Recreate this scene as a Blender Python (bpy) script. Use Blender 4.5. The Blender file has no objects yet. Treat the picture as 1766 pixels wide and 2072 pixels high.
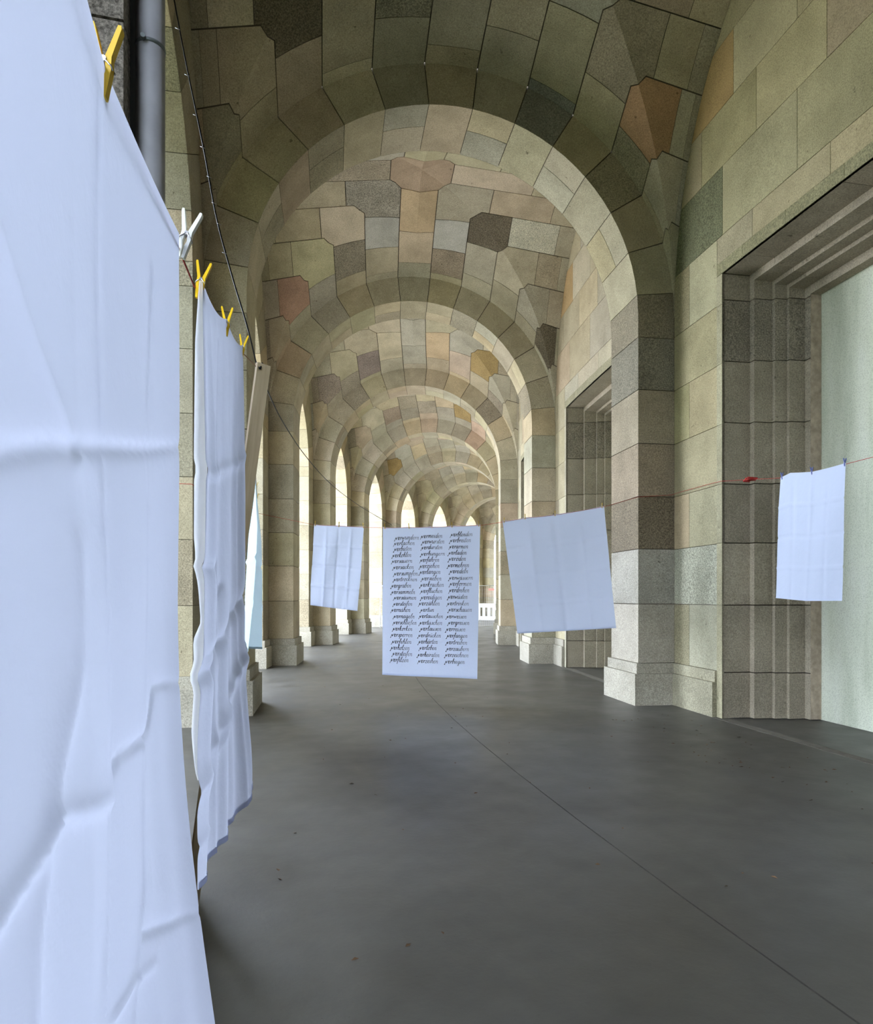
import bpy, bmesh, math, random
from mathutils import Vector, Matrix
from mathutils.geometry import delaunay_2d_cdt

# ------------------------------------------------------------------ camera
YAW, FPX, EYE = 0.279, 1404.4, 1.60
SC = bpy.context.scene
cam_d = bpy.data.cameras.new('camera'); cam = bpy.data.objects.new('camera', cam_d)
SC.collection.objects.link(cam); SC.camera = cam
cam_d.sensor_fit = 'VERTICAL'; cam_d.sensor_height = 24.0
cam_d.lens = FPX / 2072 * 24.0
cam_d.shift_y = (1205.7 - 1036.0) / 2072
cam_d.clip_start = 0.05; cam_d.clip_end = 400
cam.location = (0, 0, EYE); cam.rotation_euler = (math.radians(90), 0, -YAW)

# ------------------------------------------------------------------ sky: bright overcast
W = bpy.data.worlds.new('world'); SC.world = W; W.use_nodes = True
bg = W.node_tree.nodes['Background']
bg.inputs[0].default_value = (0.80, 0.89, 1.04, 1); bg.inputs[1].default_value = 1.0
SC.view_settings.view_transform = 'Standard'; SC.view_settings.look = 'None'
SC.view_settings.gamma = 1.0; SC.view_settings.use_curve_mapping = False
SC.view_settings.exposure = 4.2
SC.cycles.max_bounces = 10; SC.cycles.diffuse_bounces = 7; SC.cycles.transmission_bounces = 6
SC.cycles.use_denoising = True

# ------------------------------------------------------------------ plan of the curved arcade
RM = 75.656                      # radius of the arcade's middle line
RX = RM + 2.307                  # the camera stands 2.3 m left of that line
U1, DU, PT = 9.344, 6.5125, 1.030   # first arch seen, bay pitch, arch thickness along the walk
HL = (DU - PT) / 2               # half the clear length of a bay
A, PW = 2.789, 0.5644            # arch radius, pilaster projection
VW = A + PW                      # wall line
ZS = 5.704                       # springing height
BG, BE = 4.18, 3.90              # rise of the groins, rise of the wall lunettes
OPEN, TH = 2.05, 1.25            # half width of the outer openings, wall thickness
rnd = random.Random(7)

def bay_u(b): return U1 + PT + HL + (b - 1) * DU
def loc_of(u, v, z):             # arcade coordinates -> bay-local metres
    ph = u / RM; r = RM - v
    return Vector((RM - r * math.cos(ph), r * math.sin(ph), z))
def place(o, u):                 # stand a bay-local object at arc length u
    ph = u / RM
    o.location = (RX - RM * math.cos(ph), RM * math.sin(ph), 0); o.rotation_euler = (0, 0, -ph)
def W3(u, v, z):                 # arcade coordinates -> world
    ph = u / RM; r = RM - v
    return Vector((RX - r * math.cos(ph), r * math.sin(ph), z))

# ------------------------------------------------------------------ helpers
def V(*a): return Vector(a)
COL = SC.collection
def tag(o, label=None, cat=None, group=None, kind=None):
    if label: o['label'] = label
    if cat: o['category'] = cat
    if group: o['group'] = group
    if kind: o['kind'] = kind
    return o
def link(name, mesh, parent=None, color=None):
    o = bpy.data.objects.new(name, mesh); COL.objects.link(o)
    if parent is not None: o.parent = parent
    if color: o.color = color
    return o
def empty(name, loc=(0, 0, 0), rz=0):
    o = bpy.data.objects.new(name, None); COL.objects.link(o); o.location = loc; o.rotation_euler = (0, 0, rz)
    o.empty_display_size = .1
    return o
class MB:
    def __init__(s): s.v = []; s.f = []; s.sm = []
    def add(s, vs, fs, smooth=False):
        k = len(s.v); s.v += [tuple(p) for p in vs]
        for f in fs: s.f.append(tuple(i + k for i in f)); s.sm.append(smooth)
        return s
    def box(s, a, b, m=None):
        x0, y0, z0 = a; x1, y1, z1 = b
        vs = [Vector(p) for p in ((x0,y0,z0),(x1,y0,z0),(x1,y1,z0),(x0,y1,z0),(x0,y0,z1),(x1,y0,z1),(x1,y1,z1),(x0,y1,z1))]
        if m is not None: vs = [m @ p if isinstance(m, Matrix) else m(*p) for p in vs]
        return s.add(vs, [(3,2,1,0),(4,5,6,7),(0,1,5,4),(1,2,6,5),(2,3,7,6),(3,0,4,7)])
    def tube(s, pts, r, n=8, caps=True):
        pts = [Vector(p) for p in pts]; rings = []; k = len(s.v)
        up = Vector((0, 0, 1))
        for i, p in enumerate(pts):
            d = (pts[min(i + 1, len(pts) - 1)] - pts[max(i - 1, 0)]).normalized()
            x = d.cross(up)
            if x.length < 1e-3: x = d.cross(Vector((1, 0, 0)))
            x.normalize(); y = x.cross(d).normalized()
            rr = r[i] if isinstance(r, (list, tuple)) else r
            for j in range(n):
                a = 2 * math.pi * j / n; s.v.append(tuple(p + x * (rr * math.cos(a)) + y * (rr * math.sin(a))))
        for i in range(len(pts) - 1):
            for j in range(n):
                s.f.append((k+i*n+j, k+i*n+(j+1)%n, k+(i+1)*n+(j+1)%n, k+(i+1)*n+j)); s.sm.append(True)
        if caps:
            s.f.append(tuple(k + j for j in range(n))[::-1]); s.sm.append(False)
            s.f.append(tuple(k + (len(pts)-1)*n + j for j in range(n))); s.sm.append(False)
        return s
    def prism(s, poly, fn, lo, hi):      # extrude a 2D polygon; fn(a, b, c) -> point
        n = len(poly); vs = [fn(a, b, lo) for a, b in poly] + [fn(a, b, hi) for a, b in poly]
        fs = [tuple(range(n))[::-1], tuple(range(n, 2*n))] + [(i, (i+1)%n, n+(i+1)%n, n+i) for i in range(n)]
        return s.add(vs, fs)
    def mesh(s, name, mat, fix=False, recentre=False):
        c = Vector((0, 0, 0))
        if recentre:
            for p in s.v: c += Vector(p)
            c /= len(s.v); s.v = [tuple(Vector(p) - c) for p in s.v]
        me = bpy.data.meshes.new(name); me.from_pydata(s.v, [], s.f)
        me.polygons.foreach_set('use_smooth', s.sm)
        if fix:
            bm = bmesh.new(); bm.from_mesh(me); bmesh.ops.recalc_face_normals(bm, faces=bm.faces); bm.to_mesh(me); bm.free()
        me.materials.append(mat); me.update()
        return (me, c) if recentre else me
    def obj(s, name, mat, parent=None, fix=True, color=None): return link(name, s.mesh(name, mat, fix), parent, color)

# ------------------------------------------------------------------ materials
def new_mat(name):
    m = bpy.data.materials.new(name); m.use_nodes = True; nt = m.node_tree
    return m, nt, nt.nodes['Principled BSDF']
def nd(nt, t, **kw):
    n = nt.nodes.new(t)
    for k, v in kw.items():
        if k.startswith('i_'): n.inputs[k[2:].replace('_', ' ')].default_value = v
        else: setattr(n, k, v)
    return n
def mix_rgb(nt, a, b, fac, mode='MIX'):
    n = nt.nodes.new('ShaderNodeMix'); n.data_type = 'RGBA'; n.blend_type = mode
    for sock, val in ((n.inputs[0], fac), (n.inputs[6], a), (n.inputs[7], b)):
        if hasattr(val, 'is_linked') or hasattr(val, 'links'): nt.links.new(val, sock)
        else: sock.default_value = val
    return n.outputs[2]
def ramp(nt, src, stops):
    n = nt.nodes.new('ShaderNodeValToRGB'); nt.links.new(src, n.inputs[0])
    e = n.color_ramp.elements
    while len(e) < len(stops): e.new(.5)
    for q, (p, c) in zip(e, stops): q.position = p; q.color = c if len(c) == 4 else (*c, 1)
    return n.outputs[0]
def noise(nt, vec, scale, detail=3, rough=.6):
    n = nd(nt, 'ShaderNodeTexNoise'); n.inputs['Scale'].default_value = scale
    n.inputs['Detail'].default_value = detail; n.inputs['Roughness'].default_value = rough
    nt.links.new(vec, n.inputs['Vector']); return n.outputs['Fac']
def granite_mat():
    m, nt, b = new_mat('granite')
    oi = nd(nt, 'ShaderNodeObjectInfo'); tc = nd(nt, 'ShaderNodeTexCoord')
    sc = nd(nt, 'ShaderNodeMath', operation='MULTIPLY'); nt.links.new(oi.outputs['Random'], sc.inputs[0]); sc.inputs[1].default_value = 80
    ad = nd(nt, 'ShaderNodeVectorMath', operation='ADD'); nt.links.new(tc.outputs['Object'], ad.inputs[0]); nt.links.new(sc.outputs[0], ad.inputs[1])
    v = ad.outputs[0]; base = oi.outputs['Color']
    st = ramp(nt, noise(nt, v, 1.7, 4), [(.3, (.80, .79, .76)), (.62, (1.08, 1.07, 1.05))])
    c = mix_rgb(nt, base, st, 1.0, 'MULTIPLY')
    fine = ramp(nt, noise(nt, v, 75, 3, .75), [(.32, (.55, .54, .51)), (.5, (1, 1, 1)), (.68, (1.36, 1.35, 1.32))])
    c1 = mix_rgb(nt, c, fine, .9, 'MULTIPLY')
    coarse = ramp(nt, noise(nt, v, 52, 4, .8), [(.36, (.26, .25, .22)), (.5, (.95, .95, .95)), (.64, (1.9, 1.87, 1.8))])
    c2 = mix_rgb(nt, c, coarse, .9, 'MULTIPLY')
    c3 = mix_rgb(nt, c1, c2, oi.outputs['Alpha'])
    pit = ramp(nt, noise(nt, v, 9, 2, .5), [(.22, (.35, .33, .3)), (.27, (1, 1, 1))])
    c4 = mix_rgb(nt, c3, pit, .8, 'MULTIPLY')
    nt.links.new(c4, b.inputs['Base Color']); b.inputs['Roughness'].default_value = .85
    b.inputs['Specular IOR Level'].default_value = .25
    bp = nd(nt, 'ShaderNodeBump'); bp.inputs['Strength'].default_value = .25; bp.inputs['Distance'].default_value = .006
    nt.links.new(noise(nt, v, 60, 3), bp.inputs['Height']); nt.links.new(bp.outputs[0], b.inputs['Normal'])
    return m
def plain(name, col, rough=.7, spec=.3, metal=0, nscale=None, namt=.25):
    m, nt, b = new_mat(name)
    b.inputs['Base Color'].default_value = (*col, 1); b.inputs['Roughness'].default_value = rough
    b.inputs['Specular IOR Level'].default_value = spec; b.inputs['Metallic'].default_value = metal
    if nscale:
        tc = nd(nt, 'ShaderNodeTexCoord')
        f = ramp(nt, noise(nt, tc.outputs['Object'], nscale, 4), [(.3, (1 - namt,) * 3), (.7, (1 + namt,) * 3)])
        nt.links.new(mix_rgb(nt, (*col, 1), f, 1.0, 'MULTIPLY'), b.inputs['Base Color'])
    return m
def cloth_mat(name, col, trans):
    m, nt, b = new_mat(name); nt.nodes.remove(b)
    out = nt.nodes['Material Output']
    d = nd(nt, 'ShaderNodeBsdfDiffuse'); t = nd(nt, 'ShaderNodeBsdfTranslucent'); mx = nd(nt, 'ShaderNodeMixShader')
    d.inputs[0].default_value = (*col, 1); t.inputs[0].default_value = (*col, 1); mx.inputs[0].default_value = trans
    tc = nd(nt, 'ShaderNodeTexCoord'); bp = nd(nt, 'ShaderNodeBump')
    bp.inputs['Strength'].default_value = .35; bp.inputs['Distance'].default_value = .02
    nt.links.new(noise(nt, tc.outputs['Object'], 9, 5, .55), bp.inputs['Height'])
    nt.links.new(bp.outputs[0], d.inputs['Normal'])
    nt.links.new(d.outputs[0], mx.inputs[1]); nt.links.new(t.outputs[0], mx.inputs[2]); nt.links.new(mx.outputs[0], out.inputs[0])
    return m
def floor_mat():
    m, nt, b = new_mat('worn_concrete'); tc = nd(nt, 'ShaderNodeTexCoord'); v = tc.outputs['Object']
    big = ramp(nt, noise(nt, v, .55, 5, .6), [(.3, (.041, .037, .030)), (.55, (.056, .053, .045)), (.75, (.070, .068, .060))])
    mid = ramp(nt, noise(nt, v, 5, 5, .65), [(.3, (.82, .82, .82)), (.7, (1.12, 1.12, 1.12))])
    c = mix_rgb(nt, big, mid, 1.0, 'MULTIPLY')
    spk = ramp(nt, noise(nt, v, 60, 2, .6), [(.24, (.35, .33, .3)), (.29, (1, 1, 1)), (.74, (1, 1, 1)), (.78, (1.5, 1.5, 1.45))])
    nt.links.new(mix_rgb(nt, c, spk, .8, 'MULTIPLY'), b.inputs['Base Color'])
    rg = ramp(nt, noise(nt, v, 1.3, 3), [(.3, (.40,) * 3), (.7, (.55,) * 3)]); nt.links.new(rg, b.inputs['Roughness'])
    b.inputs['Specular IOR Level'].default_value = .6
    bp = nd(nt, 'ShaderNodeBump'); bp.inputs['Strength'].default_value = .12; bp.inputs['Distance'].default_value = .01
    nt.links.new(noise(nt, v, 25, 4), bp.inputs['Height']); nt.links.new(bp.outputs[0], b.inputs['Normal'])
    return m
def plaster_mat():
    m, nt, b = new_mat('stained_plaster'); tc = nd(nt, 'ShaderNodeTexCoord'); v = tc.outputs['Object']
    mp = nd(nt, 'ShaderNodeMapping'); mp.inputs['Scale'].default_value = (1, 2.2, .35); nt.links.new(v, mp.inputs[0])
    big = ramp(nt, noise(nt, mp.outputs[0], 1.4, 4, .55), [(.32, (.37, .40, .30)), (.55, (.52, .55, .44)), (.75, (.58, .60, .51))])
    spk = ramp(nt, noise(nt, v, 70, 2, .7), [(.32, (.66, .66, .64)), (.5, (1, 1, 1)), (.7, (1.1, 1.1, 1.1))])
    nt.links.new(mix_rgb(nt, big, spk, .8, 'MULTIPLY'), b.inputs['Base Color']); b.inputs['Roughness'].default_value = .9
    return m
def ground_mat():
    m, nt, b = new_mat('lawn_and_gravel'); tc = nd(nt, 'ShaderNodeTexCoord'); v = tc.outputs['Object']
    sep = nd(nt, 'ShaderNodeSeparateXYZ'); nt.links.new(v, sep.inputs[0])
    mr = nd(nt, 'ShaderNodeMapRange'); mr.inputs[1].default_value = 9; mr.inputs[2].default_value = 13; nt.links.new(sep.outputs[1], mr.inputs[0])
    g = ramp(nt, noise(nt, v, 6, 5, .7), [(.3, (.045, .064, .020)), (.7, (.10, .13, .042))])
    s = ramp(nt, noise(nt, v, 30, 4, .7), [(.3, (.64, .58, .48)), (.7, (.80, .73, .62))])
    nt.links.new(mix_rgb(nt, g, s, mr.outputs[0]), b.inputs['Base Color']); b.inputs['Roughness'].default_value = .95
    return m
GRAN = granite_mat(); FLOORM = floor_mat(); PLAST = plaster_mat(); GROUND = ground_mat()
MORTAR = plain('mortar_core', (.085, .07, .052), .95, .1, nscale=6)
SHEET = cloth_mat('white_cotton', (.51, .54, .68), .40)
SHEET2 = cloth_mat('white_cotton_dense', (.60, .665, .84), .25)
SHEET3 = cloth_mat('pale_blue_cotton', (.46, .58, .66), .22)
EDGEM = cloth_mat('white_cotton_lit_edge', (.93, .93, .94), .6)  # same sheet cotton, made whiter: brightness of the skylit edge put into colour
INK, _nt, _b = new_mat('black_ink')
_oi = nd(_nt, 'ShaderNodeObjectInfo'); _nt.links.new(_oi.outputs['Color'], _b.inputs['Base Color']); _b.inputs['Roughness'].default_value = .8
YELLOW = plain('yellow_plastic', (.86, .54, .0), .35, .5)
WHITEP = plain('white_plastic', (.82, .82, .76), .35, .5)
BLUEP = plain('blue_plastic', (.03, .06, .30), .35, .5)
OCHREP = plain('ochre_plastic', (.50, .33, .03), .4, .5)
PINKP = plain('faded_peach_plastic', (.72, .50, .36), .4, .5)
STEEL = plain('spring_steel', (.55, .55, .57), .3, .5, 1.0)
REDC = plain('red_cord', (.42, .035, .03), .8)
BROWNC = plain('twine', (.33, .18, .12), .9)
BLACKC = plain('black_cable', (.012, .013, .014), .5)
PIPEM = plain('painted_pipe', (.36, .36, .385), .45, .5, 0, 8, .12)
CLAMPM = plain('pipe_clamp_metal', (.16, .18, .18), .5, .5, .6)
STRIPM = plain('tan_render', (.40, .33, .25), .9, .2, nscale=12)
def wood_mat():
    m, nt, b = new_mat('sawn_pine'); tc = nd(nt, 'ShaderNodeTexCoord')
    mp = nd(nt, 'ShaderNodeMapping'); mp.inputs['Scale'].default_value = (14, 14, .9); nt.links.new(tc.outputs['Object'], mp.inputs[0])
    c = ramp(nt, noise(nt, mp.outputs[0], 2.5, 4), [(.3, (.42, .32, .19)), (.7, (.60, .48, .32))])
    nt.links.new(c, b.inputs['Base Color']); b.inputs['Roughness'].default_value = .75
    return m
WOOD = wood_mat()
LEAF = plain('dry_leaf', (.10, .06, .03), .9, nscale=20)
FENCEM = plain('galvanised_wire', (.62, .62, .60), .5, .5, .3)
WHITEB = plain('white_barrier_plastic', (.82, .82, .80), .5, .4)
REDB = plain('red_barrier_tape', (.70, .34, .28), .6)

# ------------------------------------------------------------------ stone colours (each block has its own)
PAL = [((.300,.260,.172), .15, 9), ((.262,.235,.172), .25, 8), ((.225,.212,.170), .4, 6), ((.325,.262,.168), .1, 4),
       ((.135,.115,.085), .9, 4), ((.360,.330,.245), .15, 4), ((.300,.225,.165), .2, 3), ((.260,.240,.140), .2, 4),
       ((.262,.256,.212), .35, 4), ((.190,.168,.122), .6, 4)]
_bag = [p for p in PAL for _ in range(p[2])]
def tint():
    c, a, _ = rnd.choice(_bag); k = rnd.uniform(.92, 1.08) * 1.38
    c = [lerp(m, x, .50) for m, x in zip((.268, .240, .176), c)]
    return (c[0]*k*rnd.uniform(.97, 1.03), c[1]*k, c[2]*k*rnd.uniform(.95, 1.05), min(1, max(0, a*.8 + rnd.uniform(-.12, .12))))
def lerp(a, b, t): return a + (b-a)*t

# ------------------------------------------------------------------ patches of stone surface
def inset_poly(poly, d):
    n = len(poly); out = []
    ar = sum(poly[i][0]*poly[(i+1)%n][1] - poly[(i+1)%n][0]*poly[i][1] for i in range(n))
    if ar < 0: poly = poly[::-1]; d = [d[(n-2-i) % n] for i in range(n)] if isinstance(d, list) else d
    dd = d if isinstance(d, list) else [d]*n
    for i in range(n):
        p0, p1, p2 = poly[i-1], poly[i], poly[(i+1)%n]
        e1 = (p1[0]-p0[0], p1[1]-p0[1]); e2 = (p2[0]-p1[0], p2[1]-p1[1])
        l1 = math.hypot(*e1) or 1e-9; l2 = math.hypot(*e2) or 1e-9
        n1 = (-e1[1]/l1, e1[0]/l1); n2 = (-e2[1]/l2, e2[0]/l2)
        d1, d2 = dd[i-1], dd[i]
        cr = n1[0]*n2[1] - n1[1]*n2[0]
        if abs(cr) < 1e-3:
            out.append((p1[0]+n1[0]*d1, p1[1]+n1[1]*d1)); continue
        c1 = n1[0]*p1[0]+n1[1]*p1[1]+d1; c2 = n2[0]*p1[0]+n2[1]*p1[1]+d2
        out.append(((c1*n2[1]-c2*n1[1])/cr, (n1[0]*c2-n2[0]*c1)/cr))
    return out
def clean(poly):
    out = []
    for p in poly:
        if not out or math.hypot(p[0]-out[-1][0], p[1]-out[-1][1]) > 1e-4: out.append(p)
    if len(out) > 1 and math.hypot(out[0][0]-out[-1][0], out[0][1]-out[-1][1]) < 1e-4: out.pop()
    return out
def patch(mb, poly, fn, toward, gap=.004, step=None, thick=.03, scale=1.0, lift=0.0):
    """poly: 2D polygon (metres, or radians*scale); fn(a, b) -> bay-local point; toward: point the face looks at"""
    poly = clean(poly)
    if len(poly) < 3: return
    g = [x / scale for x in gap] if isinstance(gap, (list, tuple)) else gap / scale
    if isinstance(g, list) and len(g) != len(poly): g = max(g)
    q = inset_poly(poly, g)
    if step:
        st = step / scale; r = []
        for i in range(len(q)):
            a, b = q[i], q[(i+1) % len(q)]; k = max(1, int(math.ceil(math.hypot(b[0]-a[0], b[1]-a[1]) / st)))
            r += [(a[0]+(b[0]-a[0])*j/k, a[1]+(b[1]-a[1])*j/k) for j in range(k)]
        q = r; n = len(q)
        xs = [p[0] for p in q]; ys = [p[1] for p in q]; inner = []
        def inside(x, y):
            c = False
            for i in range(n):
                x1, y1 = q[i]; x2, y2 = q[i-1]
                if (y1 > y) != (y2 > y) and x < (x2-x1)*(y-y1)/(y2-y1)+x1: c = not c
            return c
        def edge_d(x, y):
            return min(math.hypot(p[0]-x, p[1]-y) for p in q)
        x = min(xs) + st*.7
        while x < max(xs):
            y = min(ys) + st*.7
            while y < max(ys):
                if inside(x, y) and edge_d(x, y) > st*.35: inner.append((x, y))
                y += st
            x += st
        res = delaunay_2d_cdt([Vector(p) for p in q + inner], [], [list(range(n))], 1, 1e-6)
        V2 = [tuple(p) for p in res[0]]; F = [list(f) for f in res[2]]
        # outline indices after the triangulation
        idx = []
        for i in range(n):
            idx.append(next((k for k, og in enumerate(res[3]) if i in og), None))
        idx = [i for i in idx if i is not None]
    else:
        V2 = q; F = [list(range(len(q)))]; idx = list(range(len(q)))
    P = [fn(*p) for p in V2]
    e = 1e-3 / scale
    N = []
    for p, X in zip(V2, P):
        da = fn(p[0]+e, p[1]) - fn(p[0]-e, p[1]); db = fn(p[0], p[1]+e) - fn(p[0], p[1]-e)
        nn = da.cross(db)
        if nn.length < 1e-12: nn = toward - X
        nn.normalize()
        if nn.dot(toward - X) < 0: nn = -nn
        N.append(nn)
    P = [a + b*lift for a, b in zip(P, N)]
    f0 = F[0]; c = (P[f0[1]]-P[f0[0]]).cross(P[f0[2]]-P[f0[0]])
    flip = c.dot(N[f0[0]]) < 0
    mb.add(P, [f[::-1] if flip else f for f in F], step is not None)
    m = len(idx); front = [P[i] for i in idx]; back = [P[i] - N[i]*thick for i in idx]
    ring = [(i, (i+1) % m, m+(i+1) % m, m+i) for i in range(m)]
    cen = sum(front, Vector()) / m
    t = (front[1]-front[0]).cross(back[0]-front[0])
    out = t.dot((front[0]+front[1])/2 - cen) > 0
    mb.add(front + back, ring if out else [f[::-1] for f in ring])
class Stones:                      # one bay's set of stones: built once, then copied along the arcade
    def __init__(s): s.items = []
    def add(s, mb, mat=None, key=None, name='stone'):
        if not mb.v: return
        me, c = mb.mesh(name, mat or GRAN, recentre=True); s.items.append((me, c, key, name))
    def spawn(s, parent, over=None, light_mul=(1, 1, 1)):
        for me, c, key, name in s.items:
            col = (over or {}).get(key)
            if col: col = (*[x*1.3 for x in col[:3]], col[3])
            elif key[0] == 'F': col = (.36, .335, .26, .3)
            elif key[0] == 'H': col = (.27, .255, .175, .6)
            elif name != 'stone': q = rnd.uniform(.92, 1.06); col = (.335*q, .315*q, .262*q, .5)
            col = col or tint(); col = (col[0]*light_mul[0], col[1]*light_mul[1], col[2]*light_mul[2], col[3])
            o = link(name, me, parent, col); o.location = c

# ------------------------------------------------------------------ vault of one bay
D = math.radians
BETA = [D(6.44 + 12.87*k) for k in range(7)] + [D(90)]
def vault_z(ap, aq):
    p, q = math.sin(ap), math.sin(aq)
    if p >= q:
        s = (p-q) / max(1e-6, 1-q); return ZS + (BG + (VW-BG)*s) * math.cos(aq)
    s = (q-p) / max(1e-6, 1-p); return ZS + (BG + (BE-BG)*s) * math.cos(ap)
def vault_fn(su, sv, reg=None):
    def f(a, b):
        p, q = math.sin(a), math.sin(b)
        if reg == 'N':
            s = (p-q)/max(1e-6, 1-min(q, .99999)); z = ZS + (BG + (VW-BG)*s)*math.cos(b)
        elif reg == 'E':
            s = (q-p)/max(1e-6, 1-min(p, .99999)); z = ZS + (BG + (BE-BG)*s)*math.cos(a)
        else: z = vault_z(a, b)
        return loc_of(su*HL*p, sv*VW*q, z)
    return f
EYE_IN = Vector((0, 0, 4.0))
SCALE = 3.1
def ring_fn(side):                 # front of the transverse arch, (angle from crown, radius)
    return lambda a, r: loc_of(HL, side*r*math.sin(a), ZS + r*math.cos(a))
def build_vault(var):
    S = Stones(); c = D(4.0)
    G = dict(gap=.008, step=.34, scale=SCALE)
    # crown stone: an octagon with both groins running out on it
    b0 = BETA[0]; e = b0 + c; k0 = b0
    for key in ('key',):
        mb = MB(); 
        for su in (1, -1):
            for sv in (1, -1):
                patch(mb, [(0, 0), (e, 0), (e, k0), (b0+c/2, b0+c/2), (0, 0)][:4], vault_fn(su, sv, 'N'), EYE_IN, [0, .008, .008, 0], .3, scale=SCALE)
                patch(mb, [(0, 0), (b0+c/2, b0+c/2), (k0, e), (0, e)], vault_fn(su, sv, 'E'), EYE_IN, [0, .008, .008, 0], .3, scale=SCALE)
        S.add(mb, key=('key',))
    # crown courses
    nj = [[D(37), D(66)], [D(33), D(58)]][var]; ej = [[D(34), D(66)], [D(42), D(70)]][var]
    def fan(mb, k0a, k1a, side):   # the arch's front face below this course
        patch(mb, [(k0a, A+.002), (k1a, A+.002), (k1a, VW), (k0a, VW)], ring_fn(side), Vector((0, HL-6, 4)), [.001, .0015, 0, .0015] , .3, scale=1)
    def arch_face(mb, a0, a1, side):
        # small angular gap
        g = .008/3.1
        fn = ring_fn(side)
        n = 4; vs = []; fs = []
        for i in range(n+1):
            a = a0+g + (a1-a0-2*g)*i/n
            vs += [fn(a, A+.001), fn(a, VW+.003)]
        back = [v + Vector((0, .03, 0)) for v in vs]
        for i in range(n): fs.append((2*i, 2*i+1, 2*i+3, 2*i+2))
        t = (vs[1]-vs[0]).cross(vs[2]-vs[0])
        if t.y > 0: fs = [f[::-1] for f in fs]
        mb.add(vs, fs)
        side_f = [(0, 1), (2*n+1, 2*n), ]
        for i, j in side_f: mb.add([vs[i], vs[j], back[j], back[i]], [(0, 1, 2, 3)])
    for su in (1, -1):
        xs = [e] + nj + [D(90)]
        for i in range(len(xs)-1):
            mb = MB()
            for sv in (1, -1):
                patch(mb, [(xs[i], 0), (xs[i+1], 0), (xs[i+1], b0), (xs[i], b0)], vault_fn(su, sv, 'N'), EYE_IN, [0, .008 if xs[i+1] < D(89) else 0, .008, .008], .34, scale=SCALE)
                if su == 1 and sv == 1 and i == len(xs)-2: arch_face(mb, -b0, b0, 1)
            S.add(mb, key=('N', su, 0, 0, i))
    for sv in (1, -1):
        xs = [e] + ej + [D(90)]
        for i in range(len(xs)-1):
            mb = MB()
            for su in (1, -1):
                patch(mb, [(0, xs[i]), (0, xs[i+1]), (b0, xs[i+1]), (b0, xs[i])], vault_fn(su, sv, 'E'), EYE_IN, [0, .008 if xs[i+1] < D(89) else 0, .008, .008], .34, scale=SCALE)
            S.add(mb, key=('E', 0, sv, 0, i))
    # courses that wrap the groins
    arms_n = [[D(4), D(7), D(9), D(6), D(7), D(5)], [D(6), D(4), D(9), D(7), D(6), D(5)]][var]
    arms_e = [[D(4), D(7), D(6), D(8), D(7), D(5)], [D(7), D(4), D(8), D(6), D(7), D(5)]][var]
    cuts_n = [[[D(53)], [D(72)], [], [], [], []], [[D(44), D(70)], [D(60)], [], [], [], []]][var]
    cuts_e = [[[D(52), D(74)], [D(60)], [D(70)], [D(77)], [], []], [[D(56)], [D(64)], [D(72)], [], [], []]][var]
    for k in range(7):
        t0, t1 = BETA[k], BETA[k+1]; last = k == 6
        for su in (1, -1):
            for sv in (1, -1):
                if last:            # springer: one block round the corner
                    mb = MB()
                    patch(mb, [(t0+c/2, t0+c/2), (t0+c, t0), (D(89.9), t0), (D(89.9), D(89.8))], vault_fn(su, sv, 'N'), EYE_IN, [.008, .008, 0, 0], .34, scale=SCALE)
                    patch(mb, [(t0+c/2, t0+c/2), (D(89.8), D(89.9)), (t0, D(89.9)), (t0, t0+c)], vault_fn(su, sv, 'E'), EYE_IN, [0, 0, .008, .008], .34, scale=SCALE)
                    S.add(mb, key=('G', su, sv, k)); continue
                j = D(rnd.choice([0, 0, rnd.uniform(.5, 1.5)]))
                en, ee = t1 + arms_n[k] + j, t1 + arms_e[k] + j
                merge_n = en > D(84); merge_e = ee > D(82)
                if merge_n or k >= 5: en = D(90)
                if merge_e or k >= 5: ee = D(90)
                mb = MB()
                gn = .008 if en < D(89) else 0; ge = .008 if ee < D(89) else 0
                def poly(vg):      # drop a corner where the arm ends right on the cut
                    vg = [x for i, x in enumerate(vg) if math.hypot(x[0][0]-vg[i-1][0][0], x[0][1]-vg[i-1][0][1]) > 1e-3]
                    return [x[0] for x in vg], [x[1] for x in vg]
                P, gp = poly([((t0+c/2, t0+c/2), .008), ((t0+c, t0), .008), ((en, t0), gn), ((en, t1), .008), ((t1+c, t1), .008), ((t1+c/2, t1+c/2), 0)])
                patch(mb, P, vault_fn(su, sv, 'N'), EYE_IN, gp, .34, scale=SCALE)
                P, gp = poly([((t0+c/2, t0+c/2), 0), ((t1+c/2, t1+c/2), .008), ((t1, t1+c), .008), ((t1, ee), ge), ((t0, ee), .008), ((t0, t0+c), .008)])
                patch(mb, P, vault_fn(su, sv, 'E'), EYE_IN, gp, .34, scale=SCALE)
                if en >= D(89) and su == 1: arch_face(mb, t0, t1, sv)
                S.add(mb, key=('G', su, sv, k))
                if en < D(89):
                    xs = [en] + [x + j for x in cuts_n[k] if x > en + D(9)] + [D(90)]
                    for i in range(len(xs)-1):
                        mb = MB()
                        patch(mb, [(xs[i], t0), (xs[i+1], t0), (xs[i+1], t1), (xs[i], t1)], vault_fn(su, sv, 'N'), EYE_IN,
                              [.008, .008 if xs[i+1] < D(89) else 0, .008, .008], .34, scale=SCALE)
                        if su == 1 and xs[i+1] > D(89): arch_face(mb, t0, t1, sv)
                        S.add(mb, key=('N', su, sv, k+1, i))
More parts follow.
